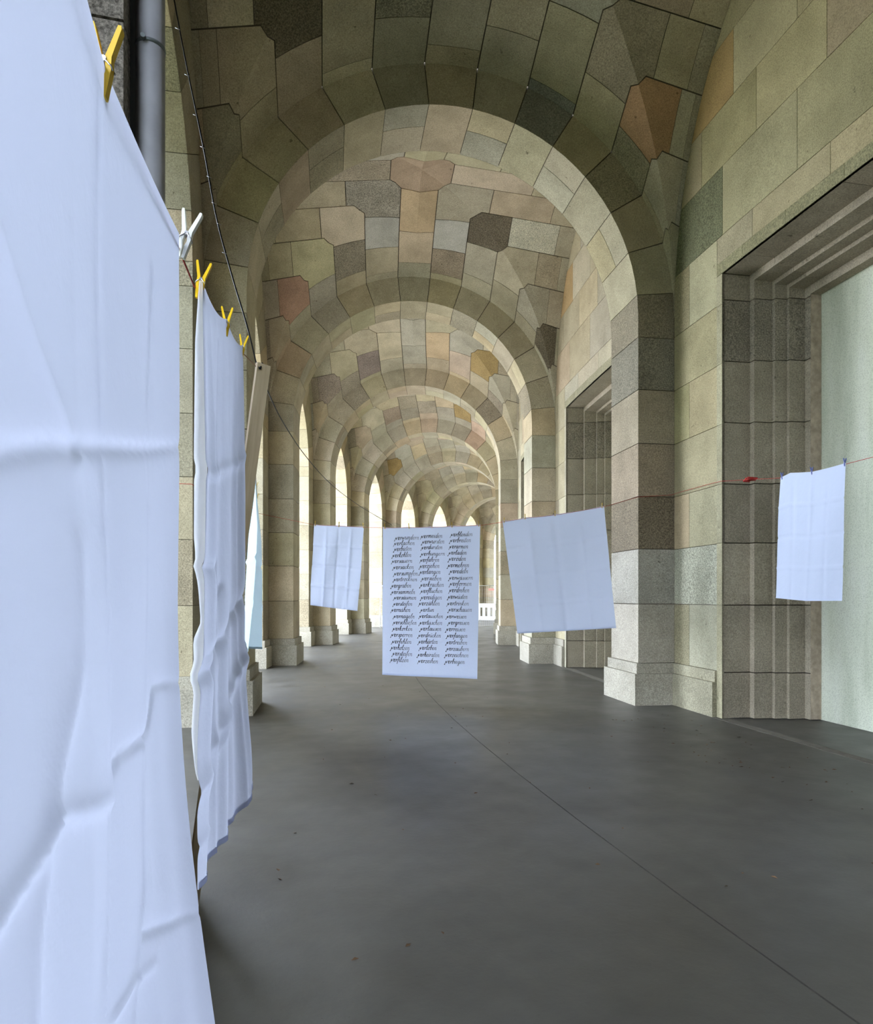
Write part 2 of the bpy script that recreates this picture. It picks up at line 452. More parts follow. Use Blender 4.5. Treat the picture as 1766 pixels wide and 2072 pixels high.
                if ee < D(89):
                    xs = [ee] + [x - j for x in cuts_e[k] if x > ee + D(7)] + [D(90)]
                    for i in range(len(xs)-1):
                        mb = MB()
                        patch(mb, [(t0, xs[i]), (t1, xs[i]), (t1, xs[i+1]), (t0, xs[i+1])], vault_fn(su, sv, 'E'), EYE_IN,
                              [.008, .008, .008 if xs[i+1] < D(89) else 0, .008], .34, scale=SCALE)
                        S.add(mb, key=('E', su, sv, k+1, i))
    return S
def vault_core():
    mb = MB(); n = 14
    for su in (1, -1):
        for sv in (1, -1):
            f = vault_fn(su, sv); pts = []
            for i in range(n+1):
                for j in range(n+1):
                    a, b = D(90)*i/n, D(90)*j/n
                    P = f(min(a, D(89.99)), min(b, D(89.99)))
                    d = Vector((P.x*.25, P.y*.25, max(.35, P.z - ZS))).normalized()
                    pts.append(P + d*.022)
            fs = [(i*(n+1)+j, (i+1)*(n+1)+j, (i+1)*(n+1)+j+1, i*(n+1)+j+1) for i in range(n) for j in range(n)]
            mb.add(pts, fs, True)
    return mb.mesh('mortar_bed', MORTAR, True)

# ------------------------------------------------------------------ transverse arch with its two pilasters
ZC = [0, .61, 1.48, 2.29, 3.06, 3.84, 4.63, 5.40]
TOP = math.radians(90 - 83.66)
def side_fn(side):                 # soffit / inner side, (height along the path from springing, distance through the arch)
    def f(s, w):
        if s <= 0: return loc_of(HL + w, side*A, ZS + s)
        t = s / A
        return loc_of(HL + w, side*A*math.cos(t), ZS + A*math.sin(t))
    return f
def build_arch(var):
    S = Stones()
    for side in (1, -1):
        for i in range(1, len(ZC)):
            z0, z1 = ZC[i], ZC[i+1] if i+1 < len(ZC) else None
            s0 = z0 - ZS; s1 = (z1 - ZS) if z1 else TOP*A
            mb = MB()
            tw = Vector((0, HL, 3))
            patch(mb, [(s0, .001), (s1, .001), (s1, PT-.001), (s0, PT-.001)], side_fn(side), tw, [.001, .006, .001, .006], .4 if not z1 else None)
            # near and far faces
            for w, tv in ((0, Vector((side*2, HL-4, 2))), (PT, Vector((side*2, HL+PT+4, 2)))):
                top = z1 if z1 else ZS + VW*math.sin(TOP)
                if z1: poly = [(A, z0), (VW, z0), (VW, z1), (A, z1)]
                else: poly = [(A, z0), (VW, z0), (VW, ZS), (VW*math.cos(TOP), ZS+VW*math.sin(TOP)), (A*math.cos(TOP), ZS+A*math.sin(TOP)), (A, ZS)]
                patch(mb, poly, lambda a, b, w=w: loc_of(HL+w, side*a, b), tv, [.006, .001, .006, .001] if z1 else .004)
            S.add(mb, key=('P', side, i))
    # voussoir soffits: alternately one long block or two
    for k in range(-6, 7):
        a0, a1 = D(12.87*(k-.5)), D(12.87*(k+.5))
        cuts = [0, PT] if k % 2 == 0 else [0, PT*(.45 if var == 0 else .55), PT]
        for i in range(len(cuts)-1):
            mb = MB()
            patch(mb, [(a0, cuts[i]/A), (a1, cuts[i]/A), (a1, cuts[i+1]/A), (a0, cuts[i+1]/A)],
                  lambda a, w: loc_of(HL + w*A, A*math.sin(a), ZS + A*math.cos(a)), Vector((0, HL, 4)), .005, .3, scale=A)
            if i == len(cuts)-2:   # its far face
                f = lambda a, r: loc_of(HL+PT, r*math.sin(a), ZS + r*math.cos(a))
                vs = []; n = 3
                for q in range(n+1):
                    t = a0+.002 + (a1-a0-.004)*q/n; vs += [f(t, A+.001), f(t, VW+.02)]
                mb.add(vs, [(2*q, 2*q+1, 2*q+3, 2*q+2) for q in range(n)])
            S.add(mb, key=('V', k, i))
    # plinth and its cap on both sides
    for side in (1, -1):
        for z0, z1, pr in ((0, .46, .09), (.462, .61, .045)):
            mb = MB()
            fn = lambda a, b, z: loc_of(HL + b, side*a, z)
            mb.prism([(A-pr, -pr), (VW+.05, -pr), (VW+.05, PT+pr), (A-pr, PT+pr)], fn, z0, z1)
            S.add(mb, key=('B', side, z0), name='plinth' if z0 == 0 else 'plinth_cap')
    return S
def arch_core():
    mb = MB(); g = .02; n = 24
    prof = [(-(VW+.4), 0), (-(A+g), 0), (-(A+g), ZS)] + [((A+g)*math.sin(D(-90+180*i/n)), ZS+(A+g)*math.cos(D(-90+180*i/n))) for i in range(1, n)] + [(A+g, ZS), (A+g, 0), (VW+.4, 0)]
    top = [(VW+.4, 0), (VW+.4, 10.2), (-(VW+.4), 10.2), (-(VW+.4), 0)]
    # strips between the inner profile and the outer frame
    inner = [p for p in prof[1:-1]]
    def outer(p):
        if p[1] <= ZS: return ((VW+.4)*(1 if p[0] > 0 else -1), p[1])
        dx, dz = p[0], p[1]-ZS; k = min((VW+.4)/max(1e-6, abs(dx)), (10.2-ZS)/max(1e-6, dz)); return (dx*k, ZS+dz*k)
    out = [outer(p) for p in inner]
    vs = []
    for w in (g, PT-g):
        vs += [loc_of(HL+w, *p) for p in inner] + [loc_of(HL+w, *p) for p in out]
    m = len(inner); fs = []
    for i in range(m-1):
        fs += [(i, i+1, m+i+1, m+i), (2*m+i, 3*m+i, 3*m+i+1, 2*m+i+1), (i, 2*m+i, 2*m+i+1, i+1), (m+i, m+i+1, 3*m+i+1, 3*m+i)]
    mb.add(vs, fs)
    return mb.mesh('mortar_core', MORTAR, True)

# ------------------------------------------------------------------ outer wall with its round-headed opening
def build_wall_left(var):
    S = Stones(); tv = Vector((0, 0, 3))
    wall = lambda a, b: loc_of(a, -VW, b)
    lun = lambda a: ZS + BE*math.sqrt(max(0, 1-(a/HL)**2))
    OUT = -VW-TH
    for sg in (1, -1):
        for i in range(1, len(ZC)):
            z0 = ZC[i]; z1 = ZC[i+1] if i+1 < len(ZC) else ZS
            mb = MB()
            patch(mb, [(sg*OPEN, z0), (sg*HL, z0), (sg*HL, z1), (sg*OPEN, z1)], wall, tv, [.003, .001, .003, .001])
            # jamb, in two blocks on alternate courses
            cut = [0, TH] if (i+var) % 2 else [0, TH*.55, TH]
            for q in range(len(cut)-1):
                m2 = mb if q == 0 else MB()
                patch(m2, [(cut[q], z0), (cut[q+1], z0), (cut[q+1], z1), (cut[q], z1)], lambda a, b: loc_of(sg*OPEN, -VW-a, b), Vector((0, 0, 3)) + Vector((-VW-.6, 0, 0)), .004)
                S.add(m2, key=('J', sg, i, q))
    n = 11
    for k in range(n):
        a0, a1 = math.pi*k/n, math.pi*(k+1)/n; mb = MB()
        def outer(t):
            c, s = math.cos(t), math.sin(t); r = OPEN
            while True:
                x, z = r*c, ZS + r*s
                if abs(x) >= HL or z >= lun(x) or r > 6: return r
                r += .02
        pts_in = [(OPEN*math.cos(a0+(a1-a0)*j/4), ZS+OPEN*math.sin(a0+(a1-a0)*j/4)) for j in range(5)]
        pts_out = []
        for j in range(4, -1, -1):
            t = a0+(a1-a0)*j/4; r = outer(t); pts_out.append((r*math.cos(t), ZS+r*math.sin(t)))
        patch(mb, pts_in + pts_out, wall, tv, .004)
        patch(mb, [(a0, 0), (a1, 0), (a1, TH/OPEN), (a0, TH/OPEN)], lambda a, w: loc_of(OPEN*math.cos(a), -VW-w*OPEN, ZS+OPEN*math.sin(a)), Vector((-VW-.6, 0, 4)), .004, .3, scale=OPEN)
        S.add(mb, key=('A', k))
    for sg in (1, -1):
        for z0, z1, pr in ((0, .46, .09), (.462, .61, .045)):
            mb = MB(); fn = lambda a, b, z: loc_of(a, b, z)
            mb.prism([(sg*(OPEN-pr), -VW+pr), (sg*(HL+.05), -VW+pr), (sg*(HL+.05), -VW-TH-pr), (sg*(OPEN-pr), -VW-TH-pr)], fn, z0, z1)
            S.add(mb, key=('B', sg, z0), name='plinth' if z0 == 0 else 'plinth_cap')
    return S
def wall_left_core():
    mb = MB(); g = .02; n = 20
    inner = [(OPEN+g, 0)] + [((OPEN+g)*math.cos(math.pi*i/n), ZS+(OPEN+g)*math.sin(math.pi*i/n)) for i in range(n+1)] + [(-(OPEN+g), 0)]
    E2 = HL + .25
    def outer(p):
        if p[1] <= ZS: return (E2 if p[0] > 0 else -E2, p[1])
        dx, dz = p[0], p[1]-ZS; k = min(E2/max(1e-6, abs(dx)), 4.5/max(1e-6, dz)); return (dx*k, ZS+dz*k)
    out = [outer(p) for p in inner]; m = len(inner); vs = []
    for v in (-VW-g, -VW-TH+g):
        vs += [loc_of(p[0], v, p[1]) for p in inner] + [loc_of(p[0], v, p[1]) for p in out]
    fs = []
    for i in range(m-1):
        fs += [(i, i+1, m+i+1, m+i), (2*m+i, 3*m+i, 3*m+i+1, 2*m+i+1), (i, 2*m+i, 2*m+i+1, i+1), (m+i, m+i+1, 3*m+i+1, 3*m+i)]
    mb.add(vs, fs)
    return mb.mesh('mortar_core', MORTAR, True)

# ------------------------------------------------------------------ inner wall with the stepped blind doorway
DOORZ = 5.80
STEPS = [(0.0, VW), (.098, 3.745), (.154, 4.006), (.205, 4.177), (.315, 4.404), (.315, 4.554)]
def build_wall_right(hw, var):
    S = Stones(); tv = Vector((0, 0, 3)); wall = lambda a, b: loc_of(a, VW, b)
    lun = [(HL*math.cos(math.pi*i/40), ZS + BE*math.sin(math.pi*i/40)) for i in range(41)]
    region = [(-HL, 0), (HL, 0)] + lun
    def clip(poly):
        for i in range(len(region)):
            a, b = region[i], region[(i+1) % len(region)]
            if math.hypot(b[0]-a[0], b[1]-a[1]) < 1e-6: continue
            out = []
            ins = lambda p: (b[0]-a[0])*(p[1]-a[1]) - (b[1]-a[1])*(p[0]-a[0]) >= -1e-9
            for j in range(len(poly)):
                p, q = poly[j-1], poly[j]
                if ins(p) != ins(q):
                    d1 = (b[0]-a[0])*(p[1]-a[1]) - (b[1]-a[1])*(p[0]-a[0]); d2 = (b[0]-a[0])*(q[1]-a[1]) - (b[1]-a[1])*(q[0]-a[0])
                    t = d1/(d1-d2); out.append((p[0]+(q[0]-p[0])*t, p[1]+(q[1]-p[1])*t))
                if ins(q): out.append(q)
            poly = out
            if not poly: return []
        return poly
    AR = .13                       # plain band round the doorway
    # beside the doorway
    zz = [.61, 1.48, 2.285, 3.06, 3.84, 4.63, 5.42, 6.30]
    for sg in (1, -1):
        for i in range(len(zz)-1):
            x0, x1 = hw+AR, HL
            cut = [x0, x1] if (i + var) % 2 else [x0, x0+(x1-x0)*.62, x1]
            for q in range(len(cut)-1):
                mb = MB(); z1 = zz[i+1]
                patch(mb, [(sg*cut[q], zz[i]), (sg*cut[q+1], zz[i]), (sg*cut[q+1], z1), (sg*cut[q], z1)], wall, tv, .0042)
                S.add(mb, key=('W', sg, i, q))
        for i in range(1, 8):      # band up the jamb
            z0 = ZC[i] if i > 1 else 0; z1 = ZC[i+1] if i < 7 else DOORZ
            mb = MB(); patch(mb, [(sg*hw, z0), (sg*(hw+AR), z0), (sg*(hw+AR), z1), (sg*hw, z1)], wall, tv, .0025, lift=.006)
            S.add(mb, key=('F', sg, i))
    # weathered band over the doorway and the courses above
    xs = [-hw-AR, -.75, .15, .98, hw+AR]
    for i in range(4):
        mb = MB(); patch(mb, [(xs[i], DOORZ), (xs[i+1], DOORZ), (xs[i+1], 5.96), (xs[i], 5.96)], wall, tv, .0025, lift=.006)
        S.add(mb, key=('H', i))
    rows = [(5.96, 6.30, [-hw-AR, -.55, .78, hw+AR]), (6.30, 7.20, [-HL, -1.3, -.04, 1.43, HL]), (7.20, 7.97, [-HL, -1.75, -.5, .70, 1.95, HL]),
            (7.97, 8.80, [-HL, -1.0, -.04, 1.18, HL]), (8.80, 9.62, [-HL, -.4, .6, HL])]
    for z0, z1, cut in rows:
        for q in range(len(cut)-1):
            p = clip([(cut[q], z0), (cut[q+1], z0), (cut[q+1], z1), (cut[q], z1)])
            if len(p) < 3: continue
            mb = MB(); patch(mb, p, wall, tv, .0042); S.add(mb, key=('R', z0, q))
    for sg in (1, -1):             # wall base
        for z0, z1, pr in ((0, .46, .07), (.462, .61, .035)):
            mb = MB()
            mb.prism([(sg*(hw+AR), VW-pr), (sg*(HL+.05), VW-pr), (sg*(HL+.05), VW+.1), (sg*(hw+AR), VW+.1)], lambda a, b, z: loc_of(a, b, z), z0, z1)
            S.add(mb, key=('B', sg, z0), name='plinth' if z0 == 0 else 'plinth_cap')
    return S
def build_doorway(hw):
    J = Stones()
    zz = [0, .60, 1.48, 2.29, 3.06, 3.86, 4.66, 5.46, DOORZ]
    for sg in (1, -1):
        prof = [(sg*hw, VW)]
        for i in range(1, len(STEPS)):
            prof.append((sg*(hw-STEPS[i-1][0]), STEPS[i][1])); prof.append((sg*(hw-STEPS[i][0]), STEPS[i][1]))
        prof += [(sg*(hw+.3), STEPS[-1][1]), (sg*(hw+.3), VW+.03), (sg*hw, VW+.03)]
        prof = clean(prof)
        if abs(prof[0][1] - VW) < 1e-6: pass
        for i in range(len(zz)-1):
            mb = MB(); mb.prism(prof, lambda a, b, z: loc_of(a, b, z), zz[i]+.006, zz[i+1]-.006)
            me, c = mb.mesh('jamb_stone', GRAN, True, True); J.items.append((me, c, ('D', sg, i), 'jamb_stone'))
    # head: the same steps turned over the opening
    prof = [(VW, DOORZ)]
    for i in range(1, len(STEPS)):
        prof.append((STEPS[i][1], DOORZ-STEPS[i-1][0])); prof.append((STEPS[i][1], DOORZ-STEPS[i][0]))
    prof += [(STEPS[-1][1], DOORZ+.4), (VW+.03, DOORZ+.4), (VW+.03, DOORZ)]
    prof = clean(prof); xs = [-hw, -.7, .9, hw]
    for i in range(3):
        mb = MB(); mb.prism(prof, lambda b, z, a: loc_of(a, b, z), xs[i]+.003, xs[i+1]-.003)
        me, c = mb.mesh('lintel_stone', GRAN, True, True); J.items.append((me, c, ('L', i), 'lintel_stone'))
    return J
def wall_right_core(hw):
    mb = MB(); g = .02; fn = lambda a, b, z: loc_of(a, b, z)
    for sg in (1, -1):
        mb.prism([(sg*(hw+.3), VW+g), (sg*(HL+.25), VW+g), (sg*(HL+.25), 4.9), (sg*(hw+.3), 4.9)], fn, 0, 10.2)
        mb.prism([(sg*(hw+.015), VW+g), (sg*(hw+.3), VW+g), (sg*(hw+.3), VW+.028), (sg*(hw+.015), VW+.028)], fn, 0, 10.2)
    mb.prism([(-hw-.3, VW+g), (hw+.3, VW+g), (hw+.3, 4.9), (-hw-.3, 4.9)], fn, DOORZ+.4, 10.2)
    mb.prism([(-hw-.3, VW+g), (hw+.3, VW+g), (hw+.3, VW+.028), (-hw-.3, VW+.028)], fn, DOORZ+.01, DOORZ+.4)
    mb.prism([(-hw-.3, 4.58), (hw+.3, 4.58), (hw+.3, 4.9), (-hw-.3, 4.9)], fn, 0, DOORZ+.4)
    return mb.mesh('mortar_core', MORTAR, True)

# ------------------------------------------------------------------ build one of each, then repeat along the arcade
VA = [build_vault(0), build_vault(1)]; AR_ = [build_arch(0), build_arch(1)]; LW = [build_wall_left(0), build_wall_left(1)]
HWS = [1.43, 1.72]
RWS = [build_wall_right(HWS[0], 0), build_wall_right(HWS[1], 1)]
DWS = [build_doorway(HWS[0]), build_doorway(HWS[1])]
C_V, C_A, C_L = vault_core(), arch_core(), wall_left_core(); C_R = [wall_right_core(h) for h in HWS]
PINK = (.30, .195, .142, .25); OCH = (.215, .155, .068, .5); DRK = (.10, .085, .06, .95); PALE = (.46, .45, .40, .15); ROUGH = (.20, .185, .15, 1.0)
TAN = (.34, .262, .165, .08); GREY = (.31, .305, .27, .15); ORNG = (.30, .21, .11, .05); DGR = (.12, .125, .085, .9)
OV = {0: {('G', 1, 1, 0): ROUGH, ('G', 1, 1, 3): (.30, .19, .11, .2), ('N', 1, -1, 1, 0): (.17, .16, .12, .9), ('G', 1, -1, 2): DRK, ('N', 1, 1, 2, 1): (.16, .16, .14, .6),
          ('E', 1, 1, 1, 0): (.17, .15, .11, .4)},
      1: {('key',): (.27, .205, .145, .2), ('N', 1, 0, 0, 0): TAN, ('N', 1, 0, 0, 1): (.34, .28, .20, .1), ('G', 1, -1, 0): ROUGH, ('N', 1, -1, 1, 0): GREY, ('N', 1, 1, 1, 0): GREY,
          ('G', 1, 1, 1): DRK, ('G', 1, -1, 3): PINK, ('N', 1, -1, 2, 0): (.18, .16, .12, .85), ('N', 1, 1, 1, 1): (.20, .165, .12, .7), ('E', 1, 1, 2, 0): (.36, .35, .28, .7),
          ('G', 1, 1, 4): DRK, ('G', 1, -1, 1): (.37, .32, .24, .1), ('G', 1, -1, 2): (.34, .32, .2, .15), ('E', 0, 1, 0, 0): (.33, .28, .21, .15)},
      2: {('G', 1, 1, 2): OCH, ('N', 1, -1, 2, 0): (.17, .14, .12, .8), ('G', 1, -1, 3): (.19, .16, .13, .9), ('N', 1, 1, 1, 0): TAN},
      3: {('N', 1, 1, 2, 0): OCH, ('N', 1, 1, 3, 0): (.32, .24, .18, .1), ('N', 1, -1, 2, 0): (.20, .16, .12, .7)}, 4: {('G', 1, -1, 3): OCH}}
PO = {-1: {('P', -1, k): (.19, .17, .15, 1.0) for k in (4, 5, 6, 7)}, 0: {('P', 1, 7): (.17, .15, .11, .7), ('P', 1, 6): (.15, .14, .11, .8), ('P', 1, 5): (.22, .19, .14, .4), ('P', 1, 4): (.20, .165, .12, .5), ('P', 1, 3): (.12, .10, .07, .9),
          ('P', 1, 2): (.24, .23, .2, .5), ('P', 1, 1): (.27, .25, .21, .4)}}
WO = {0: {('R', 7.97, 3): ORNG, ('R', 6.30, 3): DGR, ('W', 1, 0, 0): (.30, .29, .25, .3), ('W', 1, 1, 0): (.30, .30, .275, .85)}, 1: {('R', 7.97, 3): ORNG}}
ORD = ['nearest', 'first', 'second', 'third', 'fourth', 'fifth', 'sixth', 'seventh', 'eighth', 'ninth', 'tenth']
def where(b):
    return {-2: 'of the bay behind the camera', -1: 'of the bay the camera stands in', 0: 'of the nearest bay in view'}.get(b) or 'of the bay beyond the %s arch from the camera' % ORD[b]
def bay(b):
    i = b % 2; seen = b >= 0; u = bay_u(b); h = 0 if b == 0 else 1
    cl = link('ceiling', C_V); place(cl, u); tag(cl, 'beige stone groin vault ' + where(b) if seen else 'plain vault ' + where(b), 'vault', kind='structure')
    wl = link('wall_left', C_L); place(wl, u); tag(wl, 'left stone wall with tall round-headed opening ' + where(b), 'wall', kind='structure')
    wr = link('wall_right', C_R[h]); place(wr, u); tag(wr, 'right stone wall with blind doorway ' + where(b), 'wall', kind='structure')
    ar = link('stone_arch', C_A); place(ar, u); tag(ar, ('%s transverse stone arch counted from the camera' % ORD[b+1].replace('nearest', 'first')) if seen else 'transverse stone arch beside the nearest sheet, its pilaster carrying the pipe' if b == -1 else 'transverse stone arch behind the camera', 'arch', kind='structure')
    dn = 'door_%d' % (b+3); dr = empty(dn); place(dr, u)
    tag(dr, 'blind stepped stone doorway in the right wall ' + where(b), 'doorway', kind='structure')
    pm = MB(); hw = HWS[h]; pm.prism([(-hw-.05, 4.554), (hw+.05, 4.554), (hw+.05, 4.60), (-hw-.05, 4.60)], lambda a, c, z: loc_of(a, c, z), 0, DOORZ)
    pm.obj('blind_panel', PLAST, dr)
    for sg in (1, -1):
        jm = MB(); jm.prism([(sg*(hw-.316), 4.408), (sg*(hw-.31), 4.408), (sg*(hw-.31), 4.56), (sg*(hw-.316), 4.56)], lambda a, c, z: loc_of(a, c, z), .01, DOORZ-.32)
        jm.obj('jamb_strip', STRIPM, dr)
    if seen or b == -1:
        AR_[i].spawn(ar, PO.get(b))
    if seen:
        vault_light = (1.16, 1.18, 1.26) if b >= 2 else (1.07, 1.07, 1.11) if b == 1 else (.96, .95, .95); VA[i].spawn(cl, OV.get(b), vault_light); LW[i].spawn(wl); RWS[h].spawn(wr, WO.get(b), (.88, .88, .76) if b == 0 else (1, 1, 1))  # far vaults lightened, nearest vault and wall darkened: light put into stone colour
        for me, c, key, name in DWS[h].items:
            t = tint(); k = rnd.uniform(.9, 1.05)
            col = (.31*k, .27*k, .21*k, .35) if key[0] == 'L' else (.30*k, .265*k, .205*k, .4)
            if key[0] == 'D' and key[2] in (6,): col = (.24, .215, .17, .85)
            o = link(name, me, dr, col); o.location = c
    return cl
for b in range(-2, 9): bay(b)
# added end wall far behind the camera, keeps light from behind out
mb = MB(); mb.box((-5, -.3, 0), (5, 0, 10.2)); o = mb.obj('wall_back_blocker', MORTAR); place(o, bay_u(-2) - HL + .02)
tag(o, 'added wall blocking light from the arcade behind the camera', 'wall', kind='structure')

# ------------------------------------------------------------------ floor and ground
fl = empty('floor'); tag(fl, 'worn grey concrete floor of the arcade with a lengthwise joint', 'floor', kind='structure')
def strip(v0, v1, u0, u1, z0, z1, name, mat, parent, n=60):
    mb = MB(); vs = []; 
    for i in range(n+1):
        u = u0 + (u1-u0)*i/n
        vs += [W3(u, v0, z1), W3(u, v1, z1), W3(u, v1, z0), W3(u, v0, z0)]
    fs = []
    for i in range(n):
        k = 4*i
        for j in range(4): fs.append((k+j, k+4+j, k+4+(j+1) % 4, k+(j+1) % 4))
    fs += [(0, 1, 2, 3), (4*n+3, 4*n+2, 4*n+1, 4*n)]
    mb.add(vs, fs); return mb.obj(name, mat, parent)
strip(-VW-TH-.1, -.108, -16, 66, -.2, 0, 'floor_slab', FLOORM, fl)
strip(-.098, 3.285, -16, 66, -.2, 0, 'floor_slab', FLOORM, fl)
SAND = plain('sandy_threshold', (.115, .105, .085), .9, .2, nscale=14)
strip(3.287, 3.43, -16, 66, -.2, .002, 'threshold_strip', SAND, fl)
strip(3.432, 5.0, -16, 66, -.2, -.004, 'floor_slab', FLOORM, fl)
mb = MB(); mb.add([(-160, -120, -.22), (160, -120, -.22), (160, 200, -.22), (-160, 200, -.22)], [(0, 1, 2, 3)])
g = mb.obj('ground', GROUND, fix=False); tag(g, 'lawn and pale gravel outside the arcade openings', 'ground', kind='structure')
# unseen trees, read from greenish light, placed to shade the nearer openings
BARK = plain('bark', (.09, .07, .05), .95, .1, nscale=6); LEAVES = plain('green_leaves', (.055, .10, .022), .7, .3)
tb = MB(); tb.tube([(0, 0, -.25), (.05, 0, 1.6), (-.05, .1, 4.5), (.1, 0, 8.5)], [.32, .26, .2, .06], 10)
for k in range(9):
    a = k*2.4; z = 2.6+k*.6; tb.tube([(0, 0, z), (1.3*math.cos(a), 1.3*math.sin(a), z+.9), (2.5*math.cos(a), 2.5*math.sin(a), z+1.4)], [.1, .06, .03], 6)
TB = tb.mesh('trunk', BARK, True)
lb = MB(); tr = random.Random(5)
for k in range(5200):
    while True:
        p = V(tr.uniform(-1, 1), tr.uniform(-1, 1), tr.uniform(-1, 1))
        if .45 < p.length < 1: break
    p = V(p.x*3.3, p.y*3.3, 6.6 + p.z*4.6) * 1.0; a = V(tr.uniform(-1, 1), tr.uniform(-1, 1), tr.uniform(-.6, .6)).normalized(); b = a.cross(V(tr.random(), tr.random(), 1)).normalized()
    l = tr.uniform(.16, .30); lb.add([p-a*l, p+b*l*.45, p+a*l, p-b*l*.45], [(0, 1, 2, 3)])
CR = lb.mesh('crown', LEAVES)
for k, (u, v) in enumerate([(-9.9, -12), (-2.6, -12), (4.7, -10.6), (11.4, -14.8), (1.3, -17.6)]):
    t = empty('tree', W3(u, v, 0), k*1.3); tag(t, 'unseen leafy tree placed outside for shade, %s in the row from the camera end' % ('first', 'second', 'third', 'fourth', 'fifth')[k], 'tree', 'unseen shade trees')
    link('trunk', TB, t); link('crown', CR, t)['kind'] = 'stuff'
# scraps of leaf and grit on the floor
mb = MB()
for i in range(150):
    if rnd.random() < .5: u, v = rnd.uniform(3, 8.5), rnd.uniform(1.8, 2.9)
    else: u, v = rnd.uniform(1.5, 12.5), rnd.uniform(-2.2, 2.6)
    p = W3(u, v, .002); a = rnd.uniform(0, 6.28); l = rnd.uniform(.008, .028); w = l*rnd.uniform(.25, .6)
    dx, dy = math.cos(a), math.sin(a); h = rnd.uniform(.002, .008)
    mb.add([p + Vector((dx*l, dy*l, 0)), p + Vector((-dy*w, dx*w, h)), p - Vector((dx*l, dy*l, 0)), p + Vector((dy*w, -dx*w, 0))], [(0, 1, 2, 3)])
tag(mb.obj('leaf_litter', LEAF, fix=False), 'scattered dry leaf scraps and grit on the concrete floor', 'litter', kind='stuff')

# ------------------------------------------------------------------ downpipe on the first pilaster
pp = empty('drain_pipe', W3(2.98, -2.715, 0)); tag(pp, 'grey painted drainpipe on the dark pilaster at upper left', 'pipe')
mb = MB(); mb.tube([(0, 0, 0), (0, 0, 5.2)], .058, 20); mb.obj('pipe', PIPEM, pp)
mb = MB(); mb.box((-.075, -.02, 0), (-.050, .02, 5.2)); mb.obj('wall_rail', CLAMPM, pp)
for z in (.9, 3.86):
    mb = MB(); mb.tube([(0, 0, z-.007), (0, 0, z+.007)], .0605, 20); mb.tube([(-.02, -.054, z), (-.02, -.075, z)], .010, 8); mb.obj('pipe_clamp', CLAMPM, pp)

# ------------------------------------------------------------------ cloth
def lerp(a, b, t): return a + (b-a)*t
def poly_at(pts, t):
    if t <= pts[0][0]: return pts[0][1]
    for (t0, p0), (t1, p1) in zip(pts, pts[1:]):
        if t <= t1: return p0.lerp(p1, (t-t0)/(t1-t0))
    return pts[-1][1]
class Cloth:
    """top / bottom: [(s, Vector)], normal = cloth's average facing; creases: folded-sheet lines"""
    def __init__(s, top, bot, nrm, vc=(), hc=(), wav=(), sag=.012, amp=.012, pegs=(), extra=None, mid=None, paths=(), dim=(1, 1)):
        s.paths, s.dim = paths, dim
        s.top, s.bot, s.n, s.vc, s.hc, s.wav, s.sag, s.amp, s.pegs, s.extra, s.mid = top, bot, nrm.normalized(), vc, hc, wav, sag, amp, pegs, extra, mid
    def P(s, a, t):
        p = poly_at(s.top, a)
        if s.pegs:
            ps = sorted(s.pegs)
            for p0, p1 in zip(ps, ps[1:]):
                if p0 <= a <= p1: p = p - Vector((0, 0, s.sag*4*(a-p0)*(p1-a)/max(1e-6, (p1-p0))**2)) 
        q = poly_at(s.bot, a); r = p.lerp(q, t); d = 0
        if s.mid: m = poly_at(s.mid, a) - p.lerp(q, .5); r = r + m*(4*t*(1-t))
        for i, c in enumerate(s.vc):
            x = abs(a-c[0]-c[2]*(t-.5))/c[1]
            if x < 1: d += c[3]*(1-x)**1.6*min(1, t*5)
        for i, c in enumerate(s.hc):
            x = abs(t-c[0]-c[2]*(a-.5))/c[1]
            if x < 1: d += c[3]*(1-x)**1.6
        for fa, ft, ph, am in s.wav: d += am*math.sin(fa*a*6.283+ft*t*6.283+ph)*min(1, t*3)
        r = r + s.n*d
        for path, w, am in s.paths:
            best = 9
            for (a0, t0), (a1, t1) in zip(path, path[1:]):
                A0, T0, A1, T1, AA, TT = a0*s.dim[0], t0*s.dim[1], a1*s.dim[0], t1*s.dim[1], a*s.dim[0], t*s.dim[1]
                l2 = (A1-A0)**2 + (T1-T0)**2; k = min(1, max(0, ((AA-A0)*(A1-A0) + (TT-T0)*(T1-T0))/l2))
                sx, sy = AA-A0-k*(A1-A0), TT-T0-k*(T1-T0); q = math.hypot(sx, sy)
                if q < abs(best): best = q if (A1-A0)*sy-(T1-T0)*sx > 0 else -q
            x = best/w
            if abs(x) < 5: r = r + s.n*(am*min(1, .35+(1-a)*14)*math.exp(-abs(x)*(.8 if x > 0 else 1.25))*.8)
        if s.extra: r = s.extra(a, t, r)
        return r
    def mesh(s, nu, nt, name, mat, origin):
        mb = MB(); vs = [s.P(i/nu, j/nt)-origin for j in range(nt+1) for i in range(nu+1)]
        fs = [(j*(nu+1)+i, j*(nu+1)+i+1, (j+1)*(nu+1)+i+1, (j+1)*(nu+1)+i) for j in range(nt) for i in range(nu)]
        mb.add(vs, fs, True); me = mb.mesh(name, mat)
        return me
    def hem(s, parent, mat, origin, edge, w=.012):
        mb = MB(); n = 60; vs = []
        for i in range(n+1):
            x = i/n
            if edge == 'bot': a, b = s.P(x, 1), s.P(x, 1-w)
            else: a, b = s.P(edge, x), s.P(abs(edge-w), x)
            vs += [a + s.n*.002 - origin, b + s.n*.002 - origin]
        mb.add(vs, [(2*i, 2*i+1, 2*i+3, 2*i+2) for i in range(n)], True); mb.obj('hem', mat, parent, fix=False)
